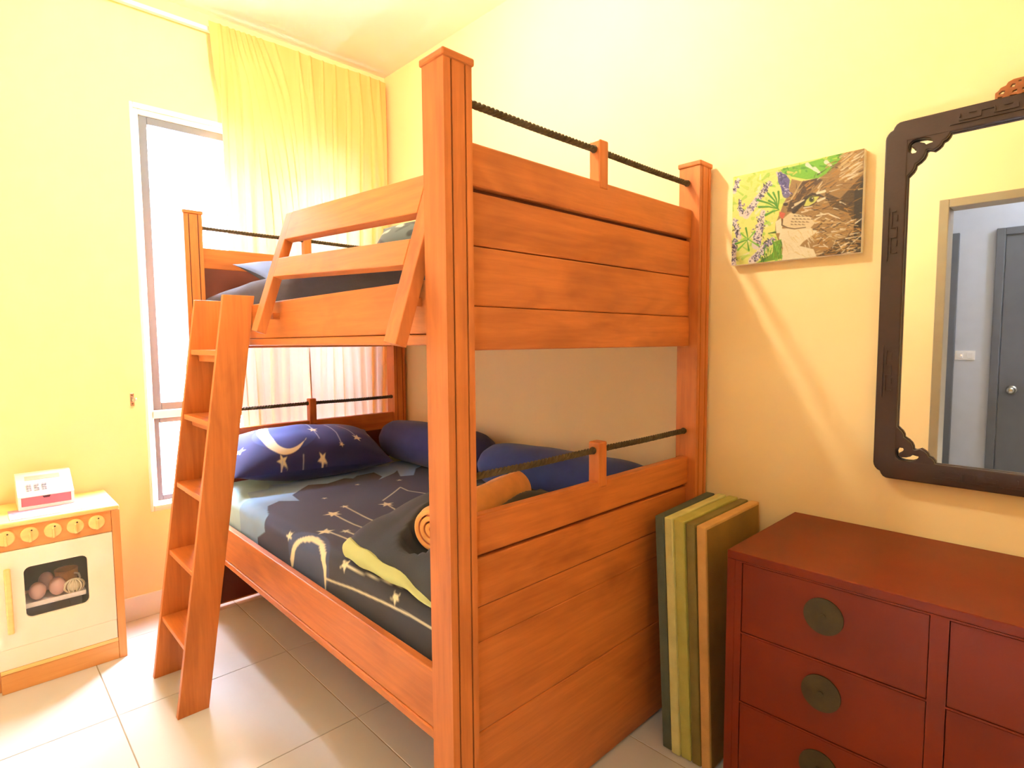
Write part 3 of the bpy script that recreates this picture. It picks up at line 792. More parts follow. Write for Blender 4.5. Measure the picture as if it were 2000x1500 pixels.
# pale lining turned out along the front edge: it follows the cover from the tip to the foot
ang = np.arctan2(out[:, 1] - cen[1], out[:, 0] - cen[0])
sel = [i for i in range(len(out)) if out[i, 1] < -1.06 and out[i, 0] < 2.02]
sel.sort(key=lambda i: out[i, 0])
rows = []
for q in np.linspace(0, 1, 10):
    row = []
    for k, i in enumerate(sel):
        u_ = k / (len(sel) - 1)
        wmax = float(np.interp(u_, [0, 0.12, 0.45, 0.8, 1], [0.01, 0.050, 0.046, 0.030, 0.004]))
        base_ = np.array([out[i, 0], out[i, 1], 0.642])
        dirn = (cen - out[i]) / np.linalg.norm(cen - out[i])
        bulge = 0.012 * math.sin(math.pi * q) + 0.004
        xx, yy = out[i, 0] + dirn[0] * wmax * 0.35 * q - dirn[0] * bulge, out[i, 1] + dirn[1] * wmax * 0.35 * q - dirn[1] * bulge
        row.append((xx, yy, 0.642 + wmax * q + 0.003 * math.sin(k * 1.1 + q * 2)))
    rows.append(row)
rows = np.array(rows); back = rows + np.array([0.0, 0.007, -0.001])
grid('lining', rows, M['lime'], dv, extra=[(back[::-1], None), (np.stack([rows[-1], back[-1]]), None), (np.stack([back[0], rows[0]]), None)])['label'] = 'pale lime lining turned out along the edge'

# rolled peach towel resting in the duvet
def towel_roll(p0, p1, rad):
    tw = empty('towel', ((p0[0] + p1[0]) / 2, (p0[1] + p1[1]) / 2, p0[2] - rad), 'rolled peach orange towel lying on the dark duvet behind the front post', 'towel')
    p0, p1 = np.array(p0), np.array(p1); ax = unit(p1 - p0); up = np.array([0, 0, 1.0]); sd = np.cross(ax, up); up = np.cross(sd, ax)
    turns, n2 = 3.2, 150
    th = np.linspace(0.4, 2 * math.pi * turns, n2); r = 0.012 + (rad - 0.012) * th / th[-1]
    prof = [(r[i] * math.cos(th[i]), r[i] * math.sin(th[i])) for i in range(n2)]
    tk = (rad - 0.012) / turns * 0.72
    inner = [((r[i] - tk) * math.cos(th[i]), (r[i] - tk) * math.sin(th[i])) for i in range(n2)]
    sec = np.array(prof + inner[::-1])
    uu = np.linspace(0, 1, 24); rows = []
    for u in uu:
        edge = min(u, 1 - u); sc = 1.0 - 0.10 * max(0, 1 - edge / 0.06) ** 2 + 0.025 * math.sin(u * 17)
        c = p0 + u * (p1 - p0)
        rows.append(c + sec[:, :1] * sc * sd + sec[:, 1:] * sc * up)
    rows = np.array(rows); rows = np.concatenate([rows, rows[:, :1]], 1)
    caps = []
    for i in (0, -1):
        o_, i_ = rows[i, :n2], rows[i, n2:2 * n2][::-1]
        mid = (o_ + i_) / 2 + (-ax if i == 0 else ax) * 0.004
        cp = np.stack([o_, mid, i_], 0); caps.append((cp if i == 0 else cp[::-1], None))
    grid('roll', rows, M['peach'], tw, extra=caps)
    return tw
towel_roll(tuple(TA), tuple(TB), TR_)

# ================================================================== CURTAIN AND TRACK
ny_, nz_ = 900, 120
ty = np.linspace(0, 1, ny_); tz = np.linspace(0, 1, nz_)
TY, TZ = np.meshgrid(ty, tz, indexing='ij')
ZB, ZT2 = 0.03, 2.862
Z = ZT2 + (ZB - ZT2) * TZ
dz = ZT2 - Z
left = -1.012 + 0.035 * np.clip(dz / 0.5, 0, 1) + 0.05 * np.clip((dz - 1.3) / 0.8, 0, 1)
Yc = left + (-0.006 - left) * TY
Xc = 0.068 + 0.005 * np.sin(14 * Yc + 1.5 * Z) + 0 * Z
folds = [(-0.962, 0.02, 0.8), (-0.925, 0.05, 1.0), (-0.897, 0.08, 1.0), (-0.872, 0.12, 0.9), (-0.846, 0.15, 1.0), (-0.822, 0.18, 0.9), (-0.796, 0.20, 1.0), (-0.765, 0.20, 0.9), (-0.700, 0.14, 0.5),
         (-0.572, 0.03, 1.0), (-0.505, 0.02, 0.9), (-0.432, 0.01, 0.7), (-0.360, 0.0, 0.8), (-0.285, 0.0, 0.7), (-0.215, 0.0, 0.8), (-0.145, 0.0, 0.7), (-0.080, 0.0, 0.8)]
grow = np.clip(dz / 0.28, 0, 1); grow = grow * grow * (3 - 2 * grow)
Y0 = Yc.copy()
for k, (yt, dr, am) in enumerate(folds):
    yc = yt + dr * (1 - np.exp(-dz / 0.55)) + 0.012 * np.sin(2.3 * Z + k) * grow
    wd_ = 0.0075 + (0.0135 + 0.004 * math.sin(k * 2.1)) * grow * (1 + 0.25 * np.clip(dz / 2.5, 0, 1))
    u_ = (Y0 - yc) / wd_
    Xc = Xc + am * (0.012 + 0.016 * grow) * np.exp(-u_ ** 2) * (1 - 0.35 * np.clip(0.28 - np.abs(dz - 0.2), 0, 1))
    Yc = Yc - 0.52 * wd_ * np.sign(u_) * np.exp(-((np.abs(u_) - 1.25) / 0.42) ** 2) * grow
Xc = 0.062 + 0.046 * np.tanh((Xc - 0.062) / 0.046)
edge_ = np.clip((TY - 0.975) / 0.025, 0, 1); Xc = Xc * (1 - edge_) + 0.006 * edge_
Yc = np.clip(Yc, -1.1, -0.004)
cu = grid('curtain', np.stack([Xc, Yc, Z], -1), M['curtain'], None, smooth=False, origin=(0.06, -0.5, ZB))
tag(cu, 'pale yellow pleated curtain drawn over the right half of the window', 'curtain')
tk = empty('curtain_track', (0.05, -1.1, 2.80), 'white curtain track along the top of the window wall', 'curtain rail')
box('track_rail', (0.018, YM + 0.02, 2.826), (0.042, -0.06, 2.846), M['white'], tk, 0.002)
for y in (-2.0, -1.55):
    box('bracket', (0.0, y - 0.012, 2.847), (0.06, y + 0.012, 2.852), M['white'], tk)
hk = empty('tieback_hook', (0.0, -1.396, 1.02), 'small brass tieback hook on the yellow wall left of the window', 'hook')
box('hook_plate', (0.0, -1.404, 1.018), (0.004, -1.388, 1.078), M['steel'], hk, 0.0015)
tube('hook_arm', [(0.004, -1.396, 1.052), (0.020, -1.396, 1.046), (0.032, -1.396, 1.038), (0.038, -1.392, 1.046), (0.036, -1.386, 1.056)], 0.0035, M['steel'], hk, 8)
for z in (1.028, 1.068): ball('screw', (0.004, -1.396, z), 0.003, M['brass'], hk, 8)

# ================================================================== PAINTING
def cat_painting():
    U0, U1, V0, V1 = 2.236, 2.630, 1.560, 1.858
    nu, nv = 330, 250
    u = np.linspace(0, 1, nu); v = np.linspace(0, 1, nv)
    Uu, Vv = np.meshgrid(u, v, indexing='ij')
    # artwork units: the four corners of the motif
    TL, TR, BR, BL = map(np.array, ((190., 370.), (1650., 95.), (1632., 1245.), (176., 1380.)))
    q = (1 - Uu)[..., None] * ((1 - Vv)[..., None] * TL + Vv[..., None] * BL) + Uu[..., None] * ((1 - Vv)[..., None] * TR + Vv[..., None] * BR)
    p = Paint(q[..., 0], q[..., 1], srgb(242, 244, 150), 8.0)
    r = np.random.default_rng(5)
    def rc(lst): return lst[r.integers(len(lst))]
    G1, G2, G3 = srgb(142, 206, 70), srgb(92, 168, 40), srgb(70, 120, 30)
    for k in range(130):
        x, y = r.uniform(180, 900), r.uniform(250, 1380)
        p.dab(x, y, r.uniform(-90, 90), r.uniform(-60, 60), r.uniform(25, 60), rc([srgb(206, 232, 110), srgb(250, 244, 130), srgb(176, 224, 96), srgb(250, 246, 214), srgb(228, 240, 140)]), 0.75)
    p.poly([(740, 300), (1060, 225), (1460, 120), (1400, 280), (1250, 400), (1060, 410), (880, 370)], G1)
    for k in range(40):
        x = r.uniform(760, 1420); y = 300 - (x - 760) * 0.27 + r.uniform(0, 130)
        p.dab(x, y, r.uniform(-70, 70), r.uniform(-40, 40), r.uniform(14, 34), rc([G2, G1, srgb(196, 228, 92), srgb(240, 226, 130), srgb(120, 210, 90)]), 0.8)
    for x, y in ((1180, 320), (1300, 250), (1100, 270)): p.dab(x, y, 60, 50, 46, srgb(244, 246, 230))
    # head
    p.poly([(900, 400), (1010, 430), (1200, 400), (1310, 330), (1420, 190), (1480, 110), (1700, 60), (1700, 1290), (790, 1340), (800, 1200), (715, 1000), (720, 900), (770, 780), (800, 700), (850, 600)], srgb(178, 146, 96))
    p.poly([(1010, 440), (1170, 400), (1240, 420), (1130, 520), (1010, 660), (940, 770), (850, 770), (880, 660)], srgb(104, 74, 38))
    p.poly([(1260, 560), (1420, 640), (1640, 380), (1660, 1250), (1180, 1290), (1420, 1130), (1600, 980), (1500, 800), (1320, 720)], srgb(110, 84, 36))
    p.poly([(1560, 560), (1660, 380), (1660, 1250), (1360, 1275), (1560, 1100)], srgb(66, 50, 18))
    p.poly([(790, 960), (1100, 950), (1200, 1000), (1040, 1110), (1000, 1160), (1150, 1200), (1190, 1300), (790, 1330), (810, 1180), (760, 1060)], srgb(246, 236, 206))
    p.poly([(800, 850), (890, 780), (1100, 830), (1180, 880), (1110, 965), (900, 970), (800, 930)], srgb(238, 222, 186))
    p.poly([(720, 880), (780, 840), (800, 930), (790, 1010), (730, 1010)], srgb(246, 238, 210))
    DK, MD, LT, WH, TN = srgb(78, 54, 22), srgb(146, 110, 58), srgb(214, 188, 138), srgb(250, 240, 216), srgb(196, 150, 74)
    for k in range(420):
        x, y = r.uniform(850, 1650), r.uniform(110, 1300)
        if y < 430 - (x - 1000) * 0.62 or (x < 1180 and y > 780): continue
        an = math.atan2(y - 760, x - 760) + r.normal(0, 0.35)
        if y < 420: an = math.atan2(-0.55, 1) + r.normal(0, 0.25)
        ln = r.uniform(30, 110)
        p.dab(x, y, ln * math.cos(an), ln * math.sin(an), r.uniform(6, 17), rc([DK, MD, LT, WH, TN, MD, DK, TN]), 0.85)
    for k in range(130):
        x, y = r.uniform(1180, 1640), r.uniform(880, 1270); an = -0.35 + r.normal(0, 0.3); ln = r.uniform(40, 110)
        p.dab(x, y, ln * math.cos(an), ln * math.sin(an), r.uniform(7, 16), rc([TN, LT, WH, srgb(226, 190, 120), DK]), 0.85)
    for k in range(60):
        x, y = r.uniform(1440, 1600), r.uniform(120, 420); p.dab(x, y, 90, -60 + r.uniform(-20, 20), r.uniform(8, 20), rc([LT, WH, TN, srgb(232, 210, 160)]), 0.85)
    for k in range(50):
        x, y = r.uniform(820, 1150), r.uniform(990, 1300); p.dab(x, y, r.uniform(10, 50), r.uniform(30, 70), r.uniform(8, 18), rc([srgb(250, 242, 220), srgb(238, 222, 180), srgb(232, 210, 160)]), 0.7)
    # face
    p.poly([(760, 765), (835, 785), (805, 855), (768, 820)], srgb(226, 122, 92)); p.disc(835, 684, 30, 20, DK)
    p.line([(800, 855), (795, 920), (860, 950), (940, 965), (1060, 950)], 16, srgb(116, 84, 44), 10)
    for row, (xa, xb, y) in enumerate(((950, 1140, 820), (920, 1140, 852), (900, 1080, 884), (890, 1040, 915))):
        for x in range(xa, xb, 42): p.dab(x + 8 * row, y + (x - xa) * 0.04, 26, 6, 11, srgb(112, 76, 40))
    p.line([(930, 770), (1010, 690), (1060, 620), (1130, 575), (1200, 590), (1300, 640)], 46, srgb(70, 46, 18), 16)
    p.poly([(1036, 700), (1062, 640), (1098, 606), (1150, 596), (1204, 604), (1160, 670), (1090, 712), (1050, 720)], srgb(226, 228, 130))
    p.line([(1036, 715), (1100, 714), (1165, 672), (1215, 606)], 10, DK, 8); p.line([(1036, 700), (1062, 640), (1098, 604), (1204, 600)], 13, DK, 10)
    p.disc(1122, 636, 30, 34, srgb(126, 132, 60)); p.disc(1122, 636, 16, 24, srgb(30, 26, 14)); p.disc(1130, 624, 6, 6, WH)
    p.line([(1180, 570), (1258, 548)], 22, WH, 30); p.line([(1190, 655), (1262, 625)], 26, WH, 20); p.line([(945, 690), (1040, 640)], 30, srgb(236, 222, 186), 12); p.line([(1040, 730), (1130, 715)], 12, WH, 8)
    p.line([(1180, 820), (1300, 800), (1420, 860)], 14, WH, 8); p.line([(1240, 900), (1420, 900), (1600, 950)], 14, LT, 8); p.line([(900, 630), (960, 520), (1010, 440)], 18, LT, 8)
    # lupines
    def spike(x0, y0, x1, y1, wd, n_, core, dots):
        p.line([(x0, y0), (x1, y1)], wd * 0.55, core, wd, 0.9)
        for k in range(n_):
            t = r.uniform(0, 1); x = x0 + (x1 - x0) * t + r.normal(0, wd * 0.3); y = y0 + (y1 - y0) * t + r.normal(0, wd * 0.12)
            p.dab(x, y, r.uniform(-24, 24), r.uniform(-24, 24), r.uniform(9, 20), rc(dots))
    PA, PD = srgb(240, 226, 232), [srgb(84, 76, 112), srgb(60, 54, 66), srgb(120, 112, 160), srgb(246, 238, 240), srgb(160, 148, 190)]
    spike(640, 440, 360, 800, 90, 80, PA, PD); spike(570, 770, 490, 1140, 110, 90, PA, PD); spike(690, 1080, 440, 1330, 95, 90, PA, PD)
    spike(250, 400, 205, 530, 60, 30, PA, PD); spike(280, 640, 300, 790, 60, 34, PA, PD); spike(210, 850, 270, 1050, 70, 40, PA, PD); spike(215, 1080, 205, 1370, 70, 60, PA, PD)
    p.poly([(735, 320), (830, 345), (880, 410), (870, 500), (840, 580), (790, 520), (745, 430)], srgb(120, 112, 170))
    spike(770, 340, 840, 570, 90, 60, srgb(120, 112, 170), [srgb(96, 88, 148), srgb(150, 144, 196), srgb(216, 210, 228), srgb(80, 72, 130)])
    # leaves
    for a_, b2 in (((750, 735), (500, 630)), ((750, 735), (630, 560)), ((740, 720), (690, 550)), ((745, 725), (750, 540)), ((750, 735), (520, 710)), ((760, 745), (600, 805)), ((750, 735), (640, 640))):
        p.line([a_, ((a_[0] + b2[0]) / 2 + 10, (a_[1] + b2[1]) / 2 - 14), b2], 10, G2, 26)
    for a_, b2 in (((390, 1080), (300, 1010)), ((390, 1080), (360, 950)), ((390, 1080), (470, 990)), ((390, 1080), (260, 1200)), ((390, 1080), (520, 1150)), ((390, 1080), (230, 1130)), ((380, 1100), (400, 1200)), ((640, 1010), (720, 1000))):
        p.line([a_, b2], 8, rc([G1, G3, G2]), 24)
    p.poly([(700, 1110), (790, 1080), (800, 1300), (560, 1345), (500, 1350), (690, 1240)], srgb(130, 176, 50))
    for k in range(40): p.dab(r.uniform(540, 800), r.uniform(1120, 1340), r.uniform(-20, 20), r.uniform(30, 70), r.uniform(9, 18), rc([G1, G2, G3, srgb(196, 214, 110)]))
    X = U0 + (U1 - U0) * Uu; Zz = V1 + (V0 - V1) * Vv
    relief = 0.0006 * (p.C.sum(-1) - 1.0)
    c = empty('cat_painting', ((U0 + U1) / 2, -0.002, V0), 'unframed canvas painting of a tabby cat smelling lupines, hung on the yellow wall', 'painting')
    grid('painted_face', np.stack([X, -0.0262 + relief * 0.4, Zz], -1), M['paint'], c, p.C ** 1.25 * 0.62)
    box('canvas_side', (U0 - 0.001, -0.0255, V0 - 0.001), (U1 + 0.001, -0.002, V1 + 0.001), M['white'], c, 0.003)
cat_painting()

# ================================================================== MIRROR
MX0, MX1, MZ0, MZ1 = 2.688, 3.246, 0.903, 1.903
mir = empty('wall_mirror', ((MX0 + MX1) / 2, -0.004, MZ0), 'rectangular wall mirror in a carved dark wood frame with scroll corners and a crest', 'mirror')
YMR = -0.026
corner = [(0.0, -0.040), (0.0012, -0.033), (0.0045, -0.0262), (0.0095, -0.021), (0.0155, -0.0182), (0.0172, -0.0165), (0.020, -0.0095), (0.0245, -0.0035), (0.0305, -0.0005), (0.038, 0.0)]
def corner_pts(fx, fz):
    pts = [((MX0 + a) if fx > 0 else (MX1 - a), (MZ1 + c) if fz > 0 else (MZ0 - c)) for a, c in corner]
    return pts
outer = corner_pts(1, 1) + corner_pts(-1, 1)[::-1] + corner_pts(-1, -1) + corner_pts(1, -1)[::-1]
inn = [(MX0 + 0.0475, MZ0 + 0.0495), (MX0 + 0.0475, MZ1 - 0.0495), (MX1 - 0.0475, MZ1 - 0.0495), (MX1 - 0.0475, MZ0 + 0.0495)]
plate('frame', [outer, inn], 0.024, lambda x, z, d: (x, YMR + d * 0.9 + 0.0, z), M['mirror_wood'], mir, 0.003)
br = [(0.0460, -0.0480), (0.0460, -0.150), (0.0545, -0.1415), (0.0610, -0.1350), (0.0655, -0.1265), (0.0665, -0.1178), (0.0774, -0.1110), (0.0850, -0.1030), (0.0888, -0.0940), (0.0896, -0.0858), (0.0960, -0.0835), (0.1027, -0.0858), (0.1083, -0.0885), (0.1162, -0.0840), (0.1228, -0.0780), (0.1264, -0.0690), (0.1340, -0.0660), (0.1400, -0.0585), (0.1425, -0.0510), (0.148, -0.0480)]
hole = [(0.0492, -0.0740), (0.0516, -0.0613), (0.0597, -0.0535), (0.0722, -0.0515), (0.0848, -0.0525), (0.0962, -0.0575), (0.1025, -0.0659), (0.1022, -0.0706), (0.0953, -0.0712), (0.0872, -0.0734), (0.0828, -0.0680), (0.0743, -0.0645), (0.0659, -0.0640), (0.0604, -0.0672), (0.0615, -0.0721), (0.0677, -0.0752), (0.0708, -0.0825), (0.0682, -0.0878), (0.0597, -0.0880), (0.0524, -0.0831)]
for fx in (1, -1):
    for fz in (1, -1):
        tr_ = lambda a, c: ((MX0 + a) if fx > 0 else (MX1 - a), (MZ1 + c) if fz > 0 else (MZ0 - c))
        plate('corner_bracket', [[tr_(*q) for q in br], [tr_(0.0785 + (q[0] - 0.0755) * 1.12, -0.0705 + (q[1] + 0.0695) * 1.12) for q in hole]], 0.018, lambda x, z, d: (x, YMR - 0.001 + d * 0.9, z), M['mirror_wood'], mir, 0.002)
box('mirror_glass', (MX0 + 0.03, -0.0155, MZ0 + 0.03), (MX1 - 0.03, -0.012, MZ1 - 0.03), M['mirror'], mir)
box('backing', (MX0 + 0.02, -0.0115, MZ0 + 0.02), (MX1 - 0.02, -0.002, MZ1 - 0.02), M['mirror_wood'], mir)
def key_relief(cx, cz, vertical):
    """a few raised squared bars, like the low carving on the frame"""
    bars = [(-0.075, -0.012, 0.15, 0.003), (-0.055, -0.005, 0.045, 0.003), (-0.055, 0.003, 0.003, 0.010), (-0.012, -0.005, 0.003, 0.015), (-0.012, 0.009, 0.03, 0.003), (0.016, -0.003, 0.003, 0.012), (0.016, -0.004, 0.045, 0.003), (0.06, -0.004, 0.003, 0.012), (-0.035, 0.010, 0.016, 0.003), (0.035, 0.009, 0.016, 0.003)]
    L2 = []
    for a, c, la, lc in bars:
        if vertical: L2.append(((cx + c, YMR - 0.0142, cz + a), (cx + c + lc, YMR - 0.009, cz + a + la)))
        else: L2.append(((cx + a, YMR - 0.0142, cz + c), (cx + a + la, YMR - 0.009, cz + c + lc)))
    boxes('carved_relief', L2, M['mirror_wood'], mir)
for cx in (MX0 + 0.022, MX1 - 0.025):
    for cz in (1.60, 1.21): key_relief(cx, cz, True)
for cz in (MZ1 - 0.026, MZ0 + 0.024):
    for cx in (2.905, 3.06): key_relief(cx, cz, False)
# crest: pierced fretwork on the top edge
cc_ = 2.967
cro = [(-0.046, 0.0), (-0.046, 0.020), (-0.040, 0.024), (-0.036, 0.030), (-0.026, 0.033), (-0.022, 0.040), (-0.012, 0.044), (0.012, 0.044), (0.022, 0.040), (0.026, 0.033), (0.036, 0.030), (0.040, 0.024), (0.046, 0.020), (0.046, 0.0)]
holes = [[(-0.042, 0.003), (-0.034, 0.003), (-0.030, 0.010), (-0.042, 0.010)], [(-0.040, 0.014), (-0.030, 0.014), (-0.026, 0.022), (-0.034, 0.024), (-0.040, 0.019)],
         [(-0.021, 0.003), (-0.004, 0.003), (-0.004, 0.008), (-0.018, 0.008)], [(-0.016, 0.012), (-0.004, 0.012), (-0.004, 0.020), (-0.013, 0.018)], [(-0.020, 0.026), (-0.010, 0.025), (-0.006, 0.034), (-0.015, 0.035)],
         [(-0.003, 0.034), (0.003, 0.034), (0.004, 0.040), (-0.004, 0.040)]]
holes += [[(-a, c) for a, c in h_] for h_ in holes[:5]]
plate('crest', [[(cc_ + a, MZ1 - 0.002 + c) for a, c in q] for q in [cro] + holes], 0.014, lambda x, z, d: (x, YMR + d * 0.9, z), M['crest_wood'], mir, 0.001)

# ================================================================== CHEST OF DRAWERS
CX0, CX1, CY0, CY1, CZ = 2.463, 3.395, -0.496, -0.014, 0.740
ch = empty('chest_of_drawers', ((CX0 + CX1) / 2, (CY0 + CY1) / 2, 0), 'red brown lacquered chest of drawers with round brass plates under the mirror', 'chest')
box('top', (CX0, CY0, CZ - 0.022), (CX1, CY1, CZ), M['lacquer'], ch, 0.002)
box('side_panel', (CX0, CY0 + 0.001, 0.0), (CX0 + 0.022, CY1, CZ - 0.0225), M['lacquer'], ch, 0.001)
box('side_panel', (CX1 - 0.022, CY0 + 0.001, 0.0), (CX1, CY1, CZ - 0.0225), M['lacquer'], ch, 0.001)
box('back_panel', (CX0 + 0.0225, CY1 - 0.012, 0.05), (CX1 - 0.0225, CY1, CZ - 0.0225), M['lacquer'], ch)
rows_ = [(0.526, 0.712), (0.333, 0.519), (0.140, 0.326)]
colsx = [(2.505, 2.911), (2.947, 3.353)]
fr = [((CX0 + 0.0225, CY0 + 0.001, 0.0), (2.5035, CY0 + 0.03, CZ - 0.0225)), ((2.9125, CY0 + 0.001, 0.0), (2.9455, CY0 + 0.03, CZ - 0.0225)), ((3.3545, CY0 + 0.001, 0.0), (CX1 - 0.0225, CY0 + 0.03, CZ - 0.0225))]
for a, b2 in colsx:
    fr += [((a - 0.0015, CY0 + 0.001, 0.7135), (b2 + 0.0015, CY0 + 0.03, CZ - 0.0225)), ((a - 0.0015, CY0 + 0.001, 0.06), (b2 + 0.0015, CY0 + 0.03, 0.1385))]
    fr += [((a - 0.0015, CY0 + 0.001, 0.5205), (b2 + 0.0015, CY0 + 0.03, 0.5245)), ((a - 0.0015, CY0 + 0.001, 0.3275), (b2 + 0.0015, CY0 + 0.03, 0.3315))]
boxes('front_frame', fr, M['lacquer'], ch)
box('inner_back', (CX0 + 0.03, CY0 + 0.034, 0.08), (CX1 - 0.03, CY0 + 0.038, CZ - 0.025), M['lacquer_dark'], ch)
for a, b2 in colsx:
    for z0, z1 in rows_:
        d = box('drawer', (a, CY0 + 0.0025, z0), (b2, CY0 + 0.030, z1), M['lacquer'], ch, 0.0012)
        cx, cz = (a + b2) / 2 - 0.004, (z0 + z1) / 2 + 0.018
        pl = disc('round_plate', (cx, 0, cz), 1, 0.0445, CY0 + 0.0025, CY0 - 0.0015, M['brass'], d, 36)
        pl['label'] = 'dark round brass plate'
        bm = bmesh.new()
        add_tube(bm, [(cx, CY0 - 0.0015, cz), (cx, CY0 - 0.006, cz)], 0.007, 10)
        finish('plate_boss', bm, M['brass'], pl)

# ================================================================== CANVASES BETWEEN BED AND CHEST
specs = [(2.178, 2.217, 0.032, -0.400, -0.024, 0.750, 'grey green canvas next to the bed end, first of the leaning canvases'), (2.214, 2.251, 0.029, -0.405, -0.014, 0.754, 'pale yellow green canvas, brightest of the leaning canvases'),
         (2.245, 2.282, 0.034, -0.401, -0.007, 0.753, 'lime green canvas between the pale one and the olive one'), (2.285, 2.3185, 0.030, -0.400, -0.006, 0.750, 'dull olive canvas leaning behind the tan one'), (2.321, 2.351, 0.030, -0.402, -0.004, 0.751, 'tan edged canvas nearest to the red brown chest of drawers')]
def add_hexa(bm, f, k):  # front quad f, back quad k (same order)
    A = [bm.verts.new(p) for p in f]; B = [bm.verts.new(p) for p in k]
    fs = [bm.faces.new(A), bm.faces.new(B)] + [bm.faces.new((A[i], A[(i + 1) % 4], B[(i + 1) % 4], B[i])) for i in range(4)]
    bmesh.ops.recalc_face_normals(bm, faces=fs)
for i, (xt, xb, th, yf, dxb, zt, lb) in enumerate(specs):
    cv = empty('canvas', (xb, -0.2, 0), lb, 'canvas', 'blank canvases leaning between bed and chest')
    def quad(x0, x1, y, z0, z1, d): return [(x0 + (xb - xt) + d, y, z0), (x1 + (xb - xt) + d, y, z0), (x1 + d + (xb - xt) * (1 - z1 / zt), y, z1), (x0 + d + (xb - xt) * (1 - z1 / zt), y, z1)]
    bm = bmesh.new(); add_hexa(bm, quad(xt, xt + th, yf, 0.001, zt, 0), quad(xt, xt + th, -0.014, 0.001, zt, dxb))
    bmesh.ops.bevel(bm, geom=bm.edges[:], offset=0.004, segments=2, affect='EDGES', profile=0.5)
    finish('stretched_cloth', bm, M['canvas%d' % i], cv)
    bm = bmesh.new(); add_hexa(bm, quad(xt + th - 0.0005, xt + th + 0.0008, yf + 0.008, 0.009, zt - 0.009, 0), quad(xt + th - 0.0005, xt + th + 0.0008, -0.024, 0.009, zt - 0.009, dxb))
    finish('painted_face', bm, M['canvas_face'] if i == 4 else M['canvas%d' % i], cv)  # the last canvas face carries its shade in the colour

# ================================================================== TOY STOVE
SX1, SY0, SY1, SZ = 0.36, -1.925, -1.525, 0.648
sv = empty('toy_stove', (0.19, -1.72, 0), 'wooden toy stove with five knobs and a cream oven door, standing by the window wall', 'toy stove')
box('stove_top', (0.014, SY0, SZ - 0.020), (SX1, SY1 - 0.0, SZ), M['birch'], sv, 0.006)
box('side_panel', (0.014, SY1 - 0.028, 0.0), (SX1 - 0.002, SY1, SZ - 0.0205), M['beech_z'], sv, 0.002)
box('side_panel', (0.014, SY0, 0.0), (SX1 - 0.03, SY0 + 0.028, SZ - 0.0205), M['beech_z'], sv, 0.002)
box('back_panel', (0.014, SY0 + 0.0285, 0.02), (0.022, SY1 - 0.0285, SZ - 0.021), M['oven_dark'], sv)
cp = box('control_panel', (SX1 - 0.024, SY0, 0.540), (SX1 - 0.010, SY1 - 0.0285, SZ - 0.0205), M['beech'], sv, 0.001)
for y in (-1.603, -1.672, -1.741, -1.810, -1.879):
    xk = SX1 - 0.010
    kn = disc('knob', (0, y, 0.590), 0, 0.0275, xk, xk + 0.014, M['birch'], sv, 28, 0.003)
    bm = bmesh.new(); add_prism(bm, [(y - 0.003, 0.590 + 0.012), (y + 0.003, 0.590 + 0.012), (y + 0.0045, 0.590 - 0.026), (y - 0.0045, 0.590 - 0.026)], 0, xk + 0.0135, xk + 0.024)
    bmesh.ops.bevel(bm, geom=bm.edges[:], offset=0.0012, segments=1, affect='EDGES')
    finish('knob_grip', bm, M['birch'], kn)
    disc('pointer_dot', (0, y + 0.006, 0.606), 0, 0.003, xk + 0.0135, xk + 0.0146, M['black'], kn, 10)
# oven door with a rounded window
def rrect(y0, y1, z0, z1, r, k=6):
    pts = []
    for cy, cz, a0 in ((y1 - r, z1 - r, 0), (y0 + r, z1 - r, math.pi / 2), (y0 + r, z0 + r, math.pi), (y1 - r, z0 + r, 1.5 * math.pi)):
        pts += [(cy + r * math.cos(a0 + t), cz + r * math.sin(a0 + t)) for t in np.linspace(0, math.pi / 2, k)]
    return pts
od = plate('oven_door', [[(SY0, 0.171), (SY1 - 0.0305, 0.171), (SY1 - 0.0305, 0.5375), (SY0, 0.5375)], rrect(-1.836, -1.640, 0.268, 0.468, 0.022)], 0.015, lambda y, z, d: (SX1 - 0.010 + d, y, z), M['cream'], sv, 0.001)
box('oven_window', (SX1 - 0.016, -1.838, 0.266), (SX1 - 0.014, -1.638, 0.470), M['acrylic'], od)
bm = bmesh.new(); add_box(bm, (SX1 + 0.012, -1.892, 0.232), (SX1 + 0.024, -1.872, 0.482), 0.005); add_box(bm, (SX1 - 0.0025, -1.888, 0.255), (SX1 + 0.013, -1.876, 0.275)); add_box(bm, (SX1 - 0.0025, -1.888, 0.440), (SX1 + 0.013, -1.876, 0.460))
finish('door_handle', bm, M['birch'], od)['label'] = 'long pale wooden handle'
box('lower_panel', (SX1 - 0.0175, SY0, 0.092), (SX1 - 0.0025, SY1 - 0.0305, 0.1695), M['cream'], sv, 0.001)
box('ledge', (SX1 - 0.05, SY0 + 0.006, 0.076), (SX1 - 0.001, SY1 - 0.0285, 0.0905), M['birch'], sv, 0.002)
box('plinth', (SX1 - 0.03, SY0 + 0.006, 0.0), (SX1 - 0.004, SY1 - 0.0285, 0.0755), M['beech'], sv, 0.002)
box('oven_floor', (0.024, SY0 + 0.029, 0.235), (SX1 - 0.022, SY1 - 0.029, 0.247), M['oven_dark'], sv)
box('oven_roof', (0.024, SY0 + 0.029, 0.500), (SX1 - 0.026, SY1 - 0.029, 0.508), M['oven_dark'], sv)
boxes('oven_lining', [((0.024, SY0 + 0.0285, 0.247), (SX1 - 0.026, SY0 + 0.032, 0.5)), ((0.024, SY1 - 0.032, 0.247), (SX1 - 0.026, SY1 - 0.0285, 0.5)), ((0.0225, SY0 + 0.03, 0.247), (0.026, SY1 - 0.03, 0.5))], M['oven_dark'], sv)
